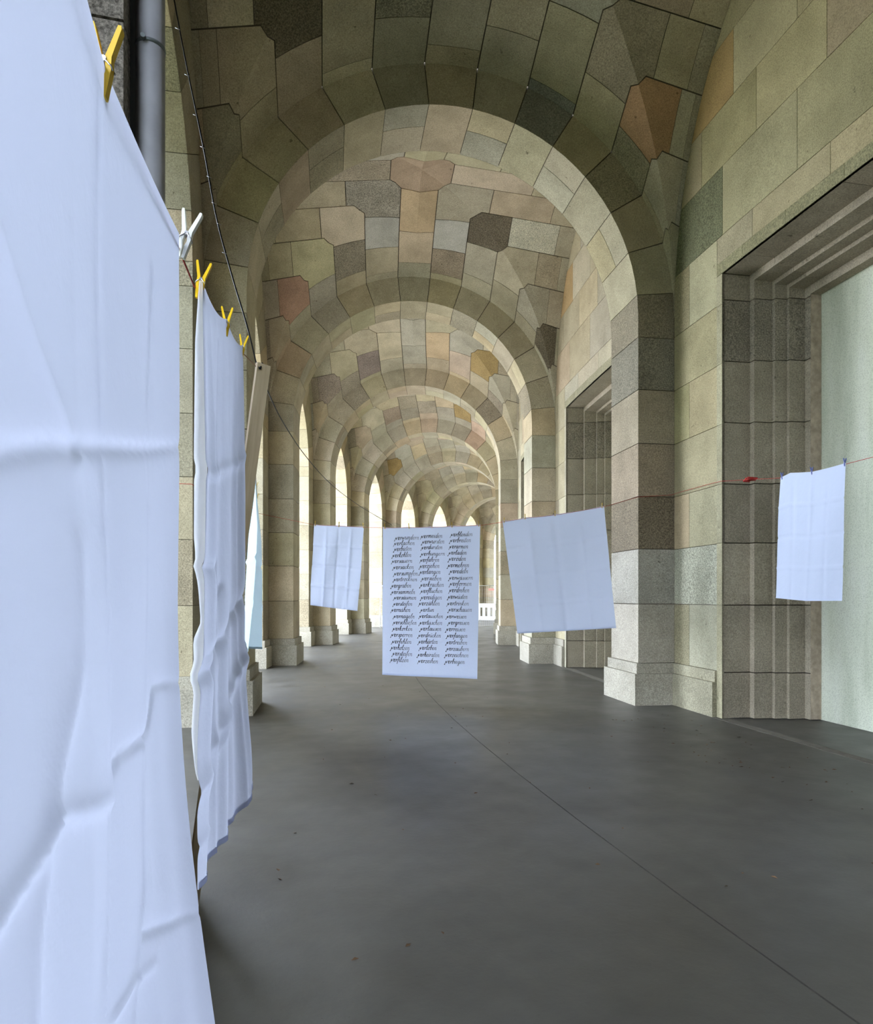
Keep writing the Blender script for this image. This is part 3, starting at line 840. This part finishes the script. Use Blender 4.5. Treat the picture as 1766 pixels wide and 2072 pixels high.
def make_cloth(c, nu, nt, name, mat, label, group=None, hems=('bot',)):
    o0 = c.P(.5, 1.0); me = c.mesh(nu, nt, name, mat, o0)
    o = link(name, me); o.location = o0; tag(o, label, 'sheet', group)
    for h in hems: c.hem(o, mat, o0, h)
    return o
# peg: two prongs and a wire spring; x = across the cloth, z = up
def peg_meshes():
    def prong(sg):
        mb = MB(); prof = [(.0015, -.040), (.0055, -.040), (.0085, -.012), (.0075, .004), (.0180, .038), (.0205, .040), (.0150, .040), (.0035, .006), (.0010, .000), (.0025, -.012)]
        prof = [(.0012, -.040), (.0055, -.040), (.0090, -.010), (.0085, .004), (.0165, .036), (.0160, .040), (.0125, .040), (.0015, .004), (.0035, -.012), (.0012, -.020)]
        mb.prism([(sg*x, z) for x, z in prof], lambda a, b, y: V(a, y, b), -.0048, .0048)
        return mb.mesh('prong', YELLOW, True)
    mb = MB(); mb.tube([(0, -.0062, .001), (0, .0062, .001)], .0034, 10)
    for y in (-.0056, .0056): mb.tube([(0, y, .001), (.009, y, -.006), (.0105, y*.6, -.010)], .0009, 6); mb.tube([(0, y, .001), (-.009, y, -.006), (-.0105, y*.6, -.010)], .0009, 6)
    return prong(1), prong(-1), mb.mesh('spring', STEEL, True)
PR1, PR2, SPR = peg_meshes()
_pm = {}
def peg(loc, along, mat, label, group=None, tilt=0, size=1.0, lean=0):
    """loc: where the jaws bite; along: direction of the line"""
    d = Vector((along.x, along.y, 0)).normalized()
    root = empty('clothes_peg', loc, math.atan2(d.y, d.x) - math.pi/2)
    root.rotation_euler[1] = tilt; root.rotation_euler[0] = lean; root.scale = (size,)*3
    tag(root, label, 'clothes peg', group)
    for me in (PR1, PR2):
        k = (me.name, mat.name)
        if k not in _pm: m2 = me.copy(); m2.materials[0] = mat; _pm[k] = m2
        o = link('prong', _pm[k], root); o.location = (0, 0, .004)
    o = link('spring', SPR, root); o.location = (0, 0, .004)
    return root
def rope(name, pts, r, mat, label, cat='line', group=None, n=6):
    o0 = Vector(pts[0]); mb = MB(); mb.tube([Vector(p)-o0 for p in pts], r, n); o = mb.obj(name, mat); o.location = o0
    tag(o, label, cat, group); return o
def sagline(a, b, sag, n=16): return [a.lerp(b, i/n) - Vector((0, 0, sag*4*(i/n)*(1-i/n))) for i in range(n+1)]

# --- the line of sheets on the left, from behind the camera to the leaning plank
L1 = [(-1.6, -2.42, 2.30), (.0, -2.46, 2.16), (.806, -2.455, 2.175), (1.182, -2.398, 2.19), (1.534, -2.401, 2.285), (1.965, -2.364, 2.375), (2.519, -2.334, 2.505), (3.38, -2.300, 2.715)]
L1W = [W3(*p) for p in L1]
rope('red_washing_line', [p - V(.012, 0, .017) for p in L1W[:7]], .0017, REDC, 'thin red cord holding the two near sheets on the left', 'line')
rope('washing_line', [L1W[6] - V(.012, 0, .017), L1W[7]], .0019, BROWNC, 'short tan twine from the second sheet to the top of the plank', 'line')
def l1(u):
    for (p, q), (a, b) in zip(zip(L1, L1[1:]), zip(L1W, L1W[1:])):
        if u <= q[0]: return a.lerp(b, (u-p[0])/(q[0]-p[0]))
    return L1W[-1]
near = l1(-.15); far = l1(1.20)
nrm = V(.97, -.25, 0)
def b1(u, v, z): return W3(u, v, z)
RA = lambda a: .417 + .583*a
UP = V(.004, 0, .004)
c1 = Cloth([(0, l1(-1.1)+UP), (RA(0), near+UP), (RA(.705), l1(.806)+UP), (1, W3(1.176, -2.409, 2.196))], [(0, W3(-1.1, -2.50, .42)), (RA(0), W3(-.15, -2.50, .42)), (RA(.6), W3(.66, -2.42, .42)), (1, W3(1.25, -2.315, .42))], nrm, mid=[(0, W3(-1.1, -2.47, 1.3)), (RA(0), W3(-.15, -2.48, 1.3)), (RA(.7), W3(.79, -2.45, 1.3)), (1, W3(1.176, -2.390, 1.3))],
           vc=[(RA(.60), .04, -.02, .006), (RA(.86), .03, -.03, .004), (.30, .04, .02, .009)],
           wav=[(3.8, .3, .4, .010), (7.0, -.6, 1.7, .005), (1.9, 1.2, 2.0, .010), (12.5, .5, .6, .0022), (20, -.4, 2.6, .0012)], pegs=(0, .3, RA(.705), 1), sag=.006, dim=(2.28, 1.76),
           paths=[([(RA(a), t) for a, t in pth], w, am) for pth, w, am in [
                  ([(.30, .31), (.485, .275), (.555, .26), (.625, .25), (.685, .24), (.825, .22), (1, .195)], .007, -.009),
                  ([(.675, .03), (.670, .24), (.66, .30), (.68, .45), (.65, .52), (.62, .56), (.60, .8)], .007, .009),
                  ([(.87, .07), (.855, .145), (.825, .215), (.83, .29), (.825, .55), (.775, .63), (.76, .9)], .005, .007),
                  ([(1, .412), (.965, .408), (.905, .405), (.885, .43), (.82, .436), (.735, .432), (.715, .44), (.685, .452)], .006, -.009),
                  ([(.685, .450), (.595, .435), (.535, .425), (.52, .435), (.49, .445), (.42, .48)], .008, .010),
                  ([(1, .63), (.92, .61), (.815, .58)], .006, -.009), ([(.59, .305), (.58, .365), (.545, .405), (.515, .47), (.50, .6)], .015, .010),
                  ([(.595, .265), (.62, .25), (.64, .262)], .005, .006), ([(.485, .185), (.535, .22), (.59, .25)], .010, .006), ([(.725, .6), (.775, .6), (.845, .615)], .006, .006)]])
make_cloth(c1, 400, 260, 'bed_sheet', SHEET, 'large white bed sheet filling the left edge, hung nearest the camera')
# --- second sheet, its near edge folded outward
t2 = [(0, W3(1.532, -2.396, 2.28)), (.5, l1(1.97)), (1, l1(2.54))]
bt2 = [(0, W3(1.535, -2.408, .965)), (.10, W3(1.633, -2.397, .946)), (.3, W3(1.832, -2.392, .934)), (.45, W3(1.981, -2.385, .918)), (.7, W3(2.222, -2.350, .904)), (1, W3(2.515, -2.335, .916))]
def billow(a, t, r):
    # lower half blows a little into the walk, near edge curls outward
    k = min(1, max(0, (1.45-r.z)/.5)); k = k*k*(3-2*k)
    r = r + V(.985, -.17, 0)*(.035*k*a*a)
    q = min(1, max(0, (t-.58)/.2)); r = r - V(.985, -.17, 0)*(.012*q*q*(3-2*q)*max(0, 1-a/.2))
    return r
c2 = Cloth(t2, bt2, nrm, vc=[(.28, .08, .04, .012), (.55, .07, -.02, -.010), (.78, .05, .02, .010), (.12, .05, 0, .008)],
           hc=[(.28, .02, -.06, .006), (.60, .03, -.10, -.012), (.76, .04, -.16, .010)], wav=[(2.3, .2, .2, .014), (5.2, .8, 1.1, .004), (9.1, .4, .3, .002)], pegs=(0, .5, 1), sag=.022, extra=billow, dim=(1.05, 1.4),
           paths=[([(0, .47), (.2, .455), (.35, .43)], .012, -.01), ([(.05, .62), (.3, .56), (.42, .50)], .012, -.012), ([(.32, .84), (.55, .74), (.8, .70), (1, .68)], .012, .010), ([(.30, .05), (.33, .3), (.31, .55), (.36, .75)], .012, .008), ([(0, .93), (.22, .90)], .01, .008)])
o2 = make_cloth(c2, 110, 140, 'bed_sheet', SHEET, 'white sheet with three yellow pegs, second in line, ending before the plank')
mb = MB(); vs = []; n = 70; o0 = o2.location.copy()
FW = [(0, .006), (.10, .015), (.30, .022), (.42, .021), (.50, .012), (.56, .006), (.59, .020), (.66, .013), (.74, .012), (.82, .002)]
out = V(-.985, .17, 0)
for i in range(n+1):
    t = .82*i/n; p = c2.P(0, t); w = next(lerp(a[1], b[1], (t-a[0])/(b[0]-a[0])) for a, b in zip(FW, FW[1:]) if t <= b[0]+1e-6)
    q = p + out*w*1.05 - V(.17, .985, 0)*w*.35; m = p.lerp(q, .5) - V(.17, .985, 0)*w*.3
    vs += [p-o0, m-o0, q-o0]
mb.add(vs, [(3*i+k, 3*i+k+1, 3*i+k+4, 3*i+k+3) for i in range(n) for k in (0, 1)], True); f = mb.obj('folded_edge', EDGEM, o2, fix=False); f['label'] = 'edge turned outward, skylight put into its white'
al = (L1W[3]-L1W[2]); al2 = L1W[6]-L1W[4]
peg(l1(.806)+V(.003, 0, .006), al, YELLOW, 'large yellow peg on the nearest sheet at upper left', None, .08)
peg(l1(1.182)+V(0, 0, .004), al, WHITEP, 'cream white peg at the far corner of the nearest sheet', None, .24)
peg(l1(1.545)+V(0, 0, -.004), al2, YELLOW, 'yellow peg at the near corner of the second sheet', 'yellow pegs on the second sheet', .17)
peg(l1(1.97)+V(0, 0, -.012), al2, YELLOW, 'yellow peg halfway along the top of the second sheet', 'yellow pegs on the second sheet', .06)
peg(l1(2.53)+V(0, 0, -.008), al2, YELLOW, 'yellow peg at the far corner of the second sheet, beside the plank', 'yellow pegs on the second sheet', .13)
# --- plank
pt, pb = W3(3.407, -2.265, 2.735), W3(3.49, -2.62, .0)
ax = (pt-pb); ln = ax.length; pk = empty('wooden_plank', pb); ax.normalize()
xx = V(.93, .36, 0); xx = (xx - ax*xx.dot(ax)).normalized(); yy = ax.cross(xx)
pk.matrix_world = Matrix((( xx.x, yy.x, ax.x, pb.x), (xx.y, yy.y, ax.y, pb.y), (xx.z, yy.z, ax.z, pb.z), (0, 0, 0, 1)))
tag(pk, 'leaning sawn timber plank holding up the end of the line', 'plank')
mb = MB(); mb.box((-.034, -.012, .003), (.034, .012, ln)); mb.obj('board', WOOD, pk)
mb = MB(); mb.tube([(-.02, -.016, ln-.03), (-.03, 0, ln-.01), (-.02, .016, ln-.03), (-.005, 0, ln+.004), (-.02, -.016, ln-.03)], .005, 6); mb.obj('cable_knot', BLACKC, pk)
# --- cables at the plank
def cable(cps, r, mat, label):
    pts = [Vector(p) for p in cps]; out = []
    for i in range(len(pts)-1):
        p0, p1, p2, p3 = pts[max(i-1, 0)], pts[i], pts[i+1], pts[min(i+2, len(pts)-1)]
        for j in range(8):
            t = j/8; out.append(.5*((2*p1)+(p2-p0)*t+(2*p0-5*p1+4*p2-p3)*t*t+(3*p1-p0-3*p2+p3)*t**3))
    return rope('cable', out + [pts[-1]], r, mat, label, 'cable')
GREENC = plain('dark_green_wire', (.03, .035, .033), .5)
cam_pt = lambda x, y, d: V(math.cos(YAW)*(x-883)/FPX*d + math.sin(YAW)*d, -math.sin(YAW)*(x-883)/FPX*d + math.cos(YAW)*d, EYE + (1205.7-y)/FPX*d)
cb = cable([cam_pt(345, -40, 3.72), cam_pt(375, 120, 3.70), cam_pt(412, 300, 3.66), cam_pt(438, 440, 3.6), cam_pt(470, 560, 3.55), cam_pt(500, 660, 3.48), cam_pt(519, 738, 3.40)], .0040, BLACKC, 'black knotted cable rising from the plank top up the left pilaster')
for x, y, d in ((359, 58, 3.71), (378, 152, 3.7), (395, 233, 3.69), (410, 298, 3.66), (423, 358, 3.64), (433, 411, 3.62), (443, 453, 3.6), (454, 512, 3.57)):
    mb = MB(); mb.tube([V(-.012, 0, .004), V(.012, 0, -.004)], .0016, 6); q = mb.obj('cable_tie', STEEL, cb); q.location = cam_pt(x, y, d-.012) - cb.location
cable([cam_pt(537, 780, 3.41), cam_pt(570, 850, 4.0), cam_pt(620, 925, 5.2), cam_pt(670, 980, 6.8), cam_pt(725, 1022, 8.4), cam_pt(792, 1062, 9.45)], .0032, GREENC, 'thin dark wire drooping from the plank to the lettered sheet')
# --- third, pale blue sheet seen edge-on, on a line to the far pilaster
e0, e1 = W3(3.41, -2.29, 2.70), W3(9.9, -2.775, 2.66)
rope('washing_line', [e0, W3(5.6, -2.385, 2.665), W3(6.7, -2.44, 2.655), W3(7.45, -2.485, 2.66), e1], .003, BROWNC, 'thin brown line running from the plank to the dark left pilaster')
t3 = [(0, W3(5.58, -2.385, 2.66)), (.55, W3(6.7, -2.44, 2.65)), (1, W3(7.45, -2.485, 2.655))]
bt3 = [(0, W3(5.5, -2.44, 1.16)), (.3, W3(5.95, -2.47, 1.15)), (.6, W3(6.5, -2.40, 1.10)), (1, W3(7.35, -2.46, 1.10))]
c3 = Cloth(t3, bt3, nrm, vc=[(.5, .1, 0, .02)], hc=[(.5, .02, 0, -.012), (.75, .02, 0, .012)], wav=[(1.6, .4, .5, .04)], pegs=(0, .55, 1), sag=.02)
make_cloth(c3, 40, 50, 'bed_sheet', SHEET3, 'pale blue sheet seen edge-on behind the leaning plank')
for u, v, q in ((5.60, -2.387, 'nearest'), (6.7, -2.441, 'middle'), (7.42, -2.483, 'farthest')):
    peg(W3(u, v, 2.655), e1-e0, OCHREP, q + ' ochre peg on the edge-on pale blue sheet', 'pegs on the pale blue sheet', .1)

# --- the red line across the walk with three sheets
def XL(t):                      # t = 0 left pilaster, 1 right pilaster
    P = [(0, (10.38, -2.775, 2.84)), (.16, (10.22, -1.90, 2.655)), (.29, (10.08, -1.185, 2.62)), (.35, (10.0, -.87, 2.605)), (.475, (9.86, -.18, 2.612)), (.605, (9.74, .542, 2.64)),
         (.665, (9.67, .872, 2.695)), (.72, (9.61, 1.19, 2.745)), (.79, (9.53, 1.595, 2.785)), (.915, (9.39, 2.29, 2.905)), (1, (9.29, 2.772, 3.046))]
    for (a, p), (b, q) in zip(P, P[1:]):
        if t <= b: k = (t-a)/(b-a); return W3(*[lerp(x, y, k) for x, y in zip(p, q)])
    return W3(*P[-1][1])
XN = 40
rl = rope('red_washing_line', [XL(i/XN) for i in range(XN+1)] + [W3(9.325, 2.80, 3.05), W3(9.322, 3.30, 3.09), W3(9.2, 3.336, 3.105), W3(8.3, 3.336, 3.10), W3(8.03, 3.335, 3.092), W3(7.37, 3.315, 3.01), W3(6.76, 3.30, 2.93), W3(6.25, 3.30, 2.905), W3(5.77, 3.30, 2.912), W3(5.2, 3.335, 2.93), W3(4.2, 3.335, 3.0)], .0028, REDC, 'red cord crossing the walk and running on into the near doorway', 'line')
mb = MB(); kp = W3(7.37, 3.31, 3.01) - rl.location
for k in range(9): mb.tube([kp + V(rnd.uniform(-.06, .06), rnd.uniform(-.07, .07), rnd.uniform(-.02, .02)) for _ in range(4)], .008, 6)
q = mb.obj('knot', REDC, rl); q['label'] = 'thick red knot in front of the doorway jamb'
rope('red_washing_line', [W3(10.38, -2.775, 2.84), W3(9.33, -2.775, 2.86), W3(9.325, -2.80, 2.87), W3(9.32, -3.33, 2.92), W3(8.56, -3.34, 2.955), W3(8.545, -3.36, 2.955), W3(8.545, -3.9, 2.96)], .0035, REDC, 'red cord wound round the dark left pilaster behind the second sheet', 'line')
xd = (XL(.9)-XL(.1)).normalized(); xn = V(xd.y, -xd.x, 0)      # faces the camera
def plane_pt(v, z): 
    p = XL(min(1, max(0, (v+2.775)/5.547))); return V(p.x, p.y, z)
def grid_creases(nv, nh, amp, w=.05, hw=.03, sk=0.0):
    vc = [((i+1)/(nv+1), w, sk, amp*(1 if i % 2 else -1)) for i in range(nv)]
    hc = [((i+1)/(nh+1), hw, 0, amp*.8*(-1 if i % 2 else 1)) for i in range(nh)]
    return vc, hc
def mk(v0, v1, bl, br, nv, nh, amp, label, pegs, seed, extra_top=0.0, wamp=.015, mat=SHEET2):
    t0, t1 = (v0+2.775)/5.547, (v1+2.775)/5.547
    top = [(i/8, XL(lerp(t0, t1, i/8)) + V(0, 0, .012)) for i in range(9)]
    bot = [(0, bl), (1, br)]
    vc, hc = grid_creases(nv, nh, amp); r = random.Random(seed)
    c = Cloth(top, bot, xn, vc, hc, [(1.3, .3, r.random()*6, wamp), (2.7, .9, r.random()*6, wamp*.5), (.7, 1.3, r.random()*6, wamp*.7)], pegs=pegs, sag=.008)
    return c, make_cloth(c, 64, 72, 'bed_sheet', mat, label, 'sheets on the red line')
GP = 'pegs on the red line'
cl_, _ = mk(-1.905, -1.165, plane_pt(-1.965, 1.46), plane_pt(-1.262, 1.375), 3, 3, .022, 'small creased white sheet on the red line, left of the lettered sheet', (0, .5, 1), 3, wamp=.02)
cm_, om_ = mk(-.875, .545, plane_pt(-.885, .43), plane_pt(.502, .375), 1, 0, .006, 'tall white sheet covered in three columns of handwritten words', (0, .26, .5, .71, 1), 5, wamp=.010)
cr_, _ = mk(.868, 2.29, plane_pt(1.075, 1.045), plane_pt(2.46, 1.13), 3, 3, .014, 'wide white sheet with a square grid of creases beside the right pilaster', (0, .22, .51, 1), 8, wamp=.012)
for c, s, mt, q, wh in ((cl_, .02, OCHREP, 'left corner of', 'small creased sheet'), (cl_, .5, OCHREP, 'middle of', 'small creased sheet'), (cl_, .985, OCHREP, 'right corner of', 'small creased sheet'),
                 (cm_, .02, OCHREP, 'left corner of', 'lettered sheet'), (cm_, .27, OCHREP, 'left quarter of', 'lettered sheet'), (cm_, .5, PINKP, 'middle of', 'lettered sheet'), (cm_, .71, OCHREP, 'right quarter of', 'lettered sheet'), (cm_, .985, OCHREP, 'right corner of', 'lettered sheet'),
                 (cr_, .015, OCHREP, 'left corner of', 'wide sheet'), (cr_, .22, OCHREP, 'left quarter of', 'wide sheet'), (cr_, .51, OCHREP, 'middle of', 'wide sheet'), (cr_, .98, OCHREP, 'right corner of', 'wide sheet')):
    peg(c.P(s, 0) + V(0, 0, .008), xd, mt, ('peach' if mt is PINKP else 'ochre') + ' peg at the ' + q + ' the ' + wh + ' top', GP, 0, 1.0, .35 if mt is PINKP else rnd.uniform(-.05, .12))
# --- sheet in the near doorway
tn = [(0, W3(6.765, 3.295, 2.935)), (.2, W3(6.6, 3.295, 2.965)), (.5, W3(6.255, 3.295, 2.915)), (1, W3(5.77, 3.295, 2.922))]
bn = [(0, W3(6.86, 3.29, 1.575)), (.5, W3(6.33, 3.29, 1.545)), (1, W3(5.83, 3.29, 1.55))]
vc, hc = grid_creases(3, 3, .010, .05, .02)
cn = Cloth(tn, bn, V(-1, -.1, 0), vc, hc, [(1.1, .5, 1, .012), (2.1, .4, 2.5, .006)], pegs=(0, .5, 1), sag=.004)
make_cloth(cn, 60, 64, 'bed_sheet', SHEET2, 'white creased sheet with blue pegs hung across the near doorway')
dn_ = W3(5.77, 3.3, 0)-W3(6.765, 3.3, 0)
for s, q in ((.03, 'left'), (.5, 'middle'), (.985, 'right')):
    peg(cn.P(s, 0) + V(0, 0, .006), dn_, BLUEP, q + ' dark blue peg on the doorway sheet', 'blue pegs on the doorway sheet', rnd.uniform(-.15, .15))

# ------------------------------------------------------------------ handwriting on the middle sheet
GL = {
 'v': (.78, [[(0,.85),(.12,1),(.3,.05),(.62,.95),(.78,.9)]]), 'e': (.6, [[(0,.4),(.42,.6),(.42,.92),(.22,1),(.04,.6),(.14,.08),(.36,0),(.6,.3)]]),
 'r': (.55, [[(0,.8),(.12,1),(.14,0)],[(.14,.6),(.34,.96),(.55,.86)]]), 'n': (.72, [[(0,.8),(.1,1),(.1,0)],[(.1,.6),(.34,1),(.5,.82),(.5,.1),(.6,0),(.72,.2)]]),
 'm': (1.02, [[(0,.8),(.1,1),(.1,0)],[(.1,.6),(.28,1),(.4,.8),(.4,0)],[(.4,.6),(.62,1),(.76,.82),(.76,.1),(.88,0),(1.0,.2)]]),
 'u': (.76, [[(0,1),(.04,.2),(.2,0),(.42,.25),(.52,1)],[(.52,1),(.54,.1),(.64,0),(.76,.2)]]), 'i': (.34, [[(0,.8),(.1,1),(.1,.15),(.2,0),(.34,.2)],[(.16,1.4),(.2,1.5)]]),
 'a': (.78, [[(.52,.86),(.3,1),(.06,.6),(.12,.08),(.34,.06),(.54,.95)],[(.54,1),(.54,.1),(.66,0),(.78,.2)]]), 'o': (.68, [[(.34,1),(.08,.65),(.12,.1),(.36,0),(.56,.5),(.36,.98),(.68,.85)]]),
 'c': (.54, [[(.48,.84),(.28,1),(.06,.55),(.16,.06),(.34,0),(.54,.25)]]), 'd': (.78, [[(.5,.86),(.28,1),(.06,.6),(.12,.08),(.34,.06),(.52,.8)],[(.66,2.0),(.52,.1),(.64,0),(.78,.2)]]),
 'b': (.62, [[(0,.3),(.34,1.7),(.22,2.0),(.1,1.3),(.08,.1),(.3,0),(.48,.5),(.3,.9),(.62,.8)]]), 'h': (.72, [[(0,.3),(.34,1.7),(.22,2.0),(.12,1.3),(.06,0)],[(.08,.5),(.32,1),(.48,.8),(.48,.1),(.58,0),(.72,.2)]]),
 'k': (.68, [[(0,.3),(.34,1.7),(.22,2.0),(.12,1.3),(.06,0)],[(.5,1),(.12,.5),(.44,.06),(.68,.2)]]), 'l': (.42, [[(0,.3),(.34,1.7),(.22,2.0),(.1,1.3),(.1,.15),(.24,0),(.42,.25)]]),
 'f': (.46, [[(0,.3),(.42,1.75),(.3,2.0),(.2,1.3),(.02,-.85)],[(-.05,.7),(.46,.8)]]), 't': (.44, [[(.2,1.75),(.1,.15),(.22,0),(.44,.25)],[(-.08,1.15),(.4,1.2)]]),
 's': (.56, [[(0,.2),(.34,1),(.44,.45),(.28,0),(.06,.1)],[(.28,0),(.56,.25)]]), 'g': (.76, [[(.52,.86),(.3,1),(.06,.6),(.12,.1),(.34,.1),(.54,.95)],[(.54,1),(.42,-.65),(.2,-.85),(.14,-.5),(.76,.25)]]),
 'z': (.64, [[(0,.88),(.46,.98),(.04,.04),(.5,0),(.64,.2)]]), 'p': (.68, [[(.04,.8),(.14,1),(-.04,-.85)],[(.1,.5),(.36,1),(.54,.6),(.34,.02),(.1,.15)]]),
 'w': (.98, [[(0,.95),(.14,.05),(.42,.85),(.54,.05),(.84,1),(.98,.9)]]), 'j': (.34, [[(0,.8),(.14,1),(.04,-.6),(-.14,-.8)],[(.2,1.4),(.24,1.5)]]),
 'ß': (.66, [[(-.06,-.7),(.16,1.6),(.38,1.85),(.48,1.45),(.26,1.0),(.52,.55),(.4,.04),(.16,.08)]])}
for um, ba in (('ä', 'a'), ('ö', 'o'), ('ü', 'u')): GL[um] = (GL[ba][0], GL[ba][1] + [[(.2,1.4),(.23,1.52)], [(.46,1.4),(.49,1.52)]])
COLS = [(.115, 'verwundern verlachen verbieten verkohlen versauern versacken versumpfen vertrocknen vergraben versammeln versäumen versteifen vernähen vernageln verschließen verkorken versperren verfehlen verholzen versteifen verfilzen'),
        (.404, 'vermeiden verwursten verdursten verhungern verfahren verziehen verlangen versieben verkrachen verfluchen vereidigen verzählen vertun vertauschen vertuschen verlausen verdrücken verhärten verloben verheiraten verzeihen'),
        (.690, 'verblenden verbreiten verarmen verladen veröden vermehren veredeln verwässern verformen verdrehen verwüsten vertrinken verschauen verweisen vergreisen verreisen verfangen vertreiben verzaubern verzeichnen verbiegen')]
wid, hei = 1.42, 2.2
hr = random.Random(11)
for ci, (x0, words) in enumerate(COLS):
    ws = words.split()
    for ri, w in enumerate(ws):
        yb = .083 + (.908-.083)*(ri/20)**1.03 + .002*hr.uniform(-1, 1) - (.010 if ci == 1 else .014 if ci == 2 else 0)*(1-ri/26)
        xh = .036*hr.uniform(.94, 1.08); x = x0 - .02*(ri/20) + hr.uniform(-.012, .018)
        xs = .046*hr.uniform(.94, 1.06)
        tot = sum(GL[ch][0]+.06 for ch in w)*xs
        lim = .345
        if tot > lim: xs *= lim/tot
        mb = MB(); cx = 0.0; shade = hr.uniform(.0, 1.0)
        def surf(px, py):          # px, py in metres on the cloth, py up from the baseline
            a = x + (px + .24*py)/wid; t = yb - py/hei
            return cm_.P(a, t) + xn*.0045 - om_.location
        for li, ch in enumerate(w):
            gw, st = GL[ch]
            if li == 0: st = [[(-.22,-.62),(-.10,-.1),(.06,.95),(.28,.08),(.6,.95),(.78,.9)]]
            for si, pl in enumerate(st):
                # round the strokes a little
                pts = []
                for i in range(len(pl)-1):
                    p0, p1, p2, p3 = pl[max(i-1,0)], pl[i], pl[i+1], pl[min(i+2,len(pl)-1)]
                    for j in range(3):
                        t = j/3; pts.append(tuple(.5*(2*p1[k]+(p2[k]-p0[k])*t+(2*p0[k]-5*p1[k]+4*p2[k]-p3[k])*t*t+(3*p1[k]-p0[k]-3*p2[k]+p3[k])*t**3) for k in (0, 1)))
                pts.append(pl[-1])
                vs = []
                fade = max(.55, 1.15 - li*.07)
                for i, (px, py) in enumerate(pts):
                    X, Y = cx + px*xs, py*xh
                    q0, q1 = pts[max(i-1, 0)], pts[min(i+1, len(pts)-1)]
                    dx, dy = (q1[0]-q0[0])*xs, (q1[1]-q0[1])*xh; l = math.hypot(dx, dy) or 1
                    wd = .0033*fade*(1.25 if dy < 0 else .75)
                    if li == 0 and i < 3: wd *= 1 + (2.6 - .8*i)*shade
                    if len(pl) == 2 and pl[0][1] > 1.3: wd *= 1.4
                    vs += [surf(X - dy/l*wd, Y + dx/l*wd), surf(X + dy/l*wd, Y - dx/l*wd)]
                mb.add(vs, [(2*i, 2*i+1, 2*i+3, 2*i+2) for i in range(len(pts)-1)])
            cx += (gw+.06)*xs
        k = hr.uniform(.006, .03)
        o = mb.obj('written_word', INK, om_, fix=False, color=(k*.8, k*.85, k*1.5, 1))

# ------------------------------------------------------------------ far end: mesh fence and white barrier
fu = 33.8
fr = empty('mesh_fence', W3(fu, 0, 0), -fu/RM); tag(fr, 'wire mesh site fence standing across the far end of the walk', 'fence')
for x0 in (-3.2, -.2):
    x1 = x0 + 2.94
    mb = MB(); mb.tube([(x0, 0, 0), (x0, 0, 2.12)], .021, 8); mb.obj('post', FENCEM, fr)
    mb = MB(); mb.tube([(x1, 0, 0), (x1, 0, 2.12)], .021, 8); mb.obj('post', FENCEM, fr)
    for z in (.12, 2.1): mb = MB(); mb.tube([(x0, 0, z), (x1, 0, z)], .021, 8); mb.obj('rail', FENCEM, fr)
    mb = MB()
    for i in range(1, 28): x = x0 + 2.94*i/28; mb.tube([(x, 0, .12), (x, 0, 2.1)], .003, 4, False)
    for i in range(1, 10): z = .12 + 1.98*i/10; mb.tube([(x0, 0, z), (x1, 0, z)], .003, 4, False)
    w = mb.obj('wire_mesh', FENCEM, fr); w['kind'] = 'stuff'
rt = MB(); rt.box((2.2, -.03, 1.86), (2.5, -.024, 1.96)); q = rt.obj('tape', REDB, fr); q['label'] = 'strip of red tape'
br = empty('site_barrier', W3(44.5, .75, 0), -44.5/RM); tag(br, 'white plastic slatted site barrier glimpsed past the lettered sheet', 'barrier')
for i in range(7):
    mb = MB(); mb.box((-1.0+i*.32, -.02, .12), (-.82+i*.32, .02, 1.08)); mb.obj('slat', WHITEB, br)
for z0, z1 in ((.04, .3), (.85, 1.12)):
    mb = MB(); mb.box((-1.05, -.035, z0), (1.2, .035, z1)); mb.obj('rail', WHITEB, br)
for x in (-.9, 1.0):
    mb = MB(); mb.box((x-.06, -.25, 0), (x+.06, .25, .08)); mb.obj('foot', WHITEB, br)
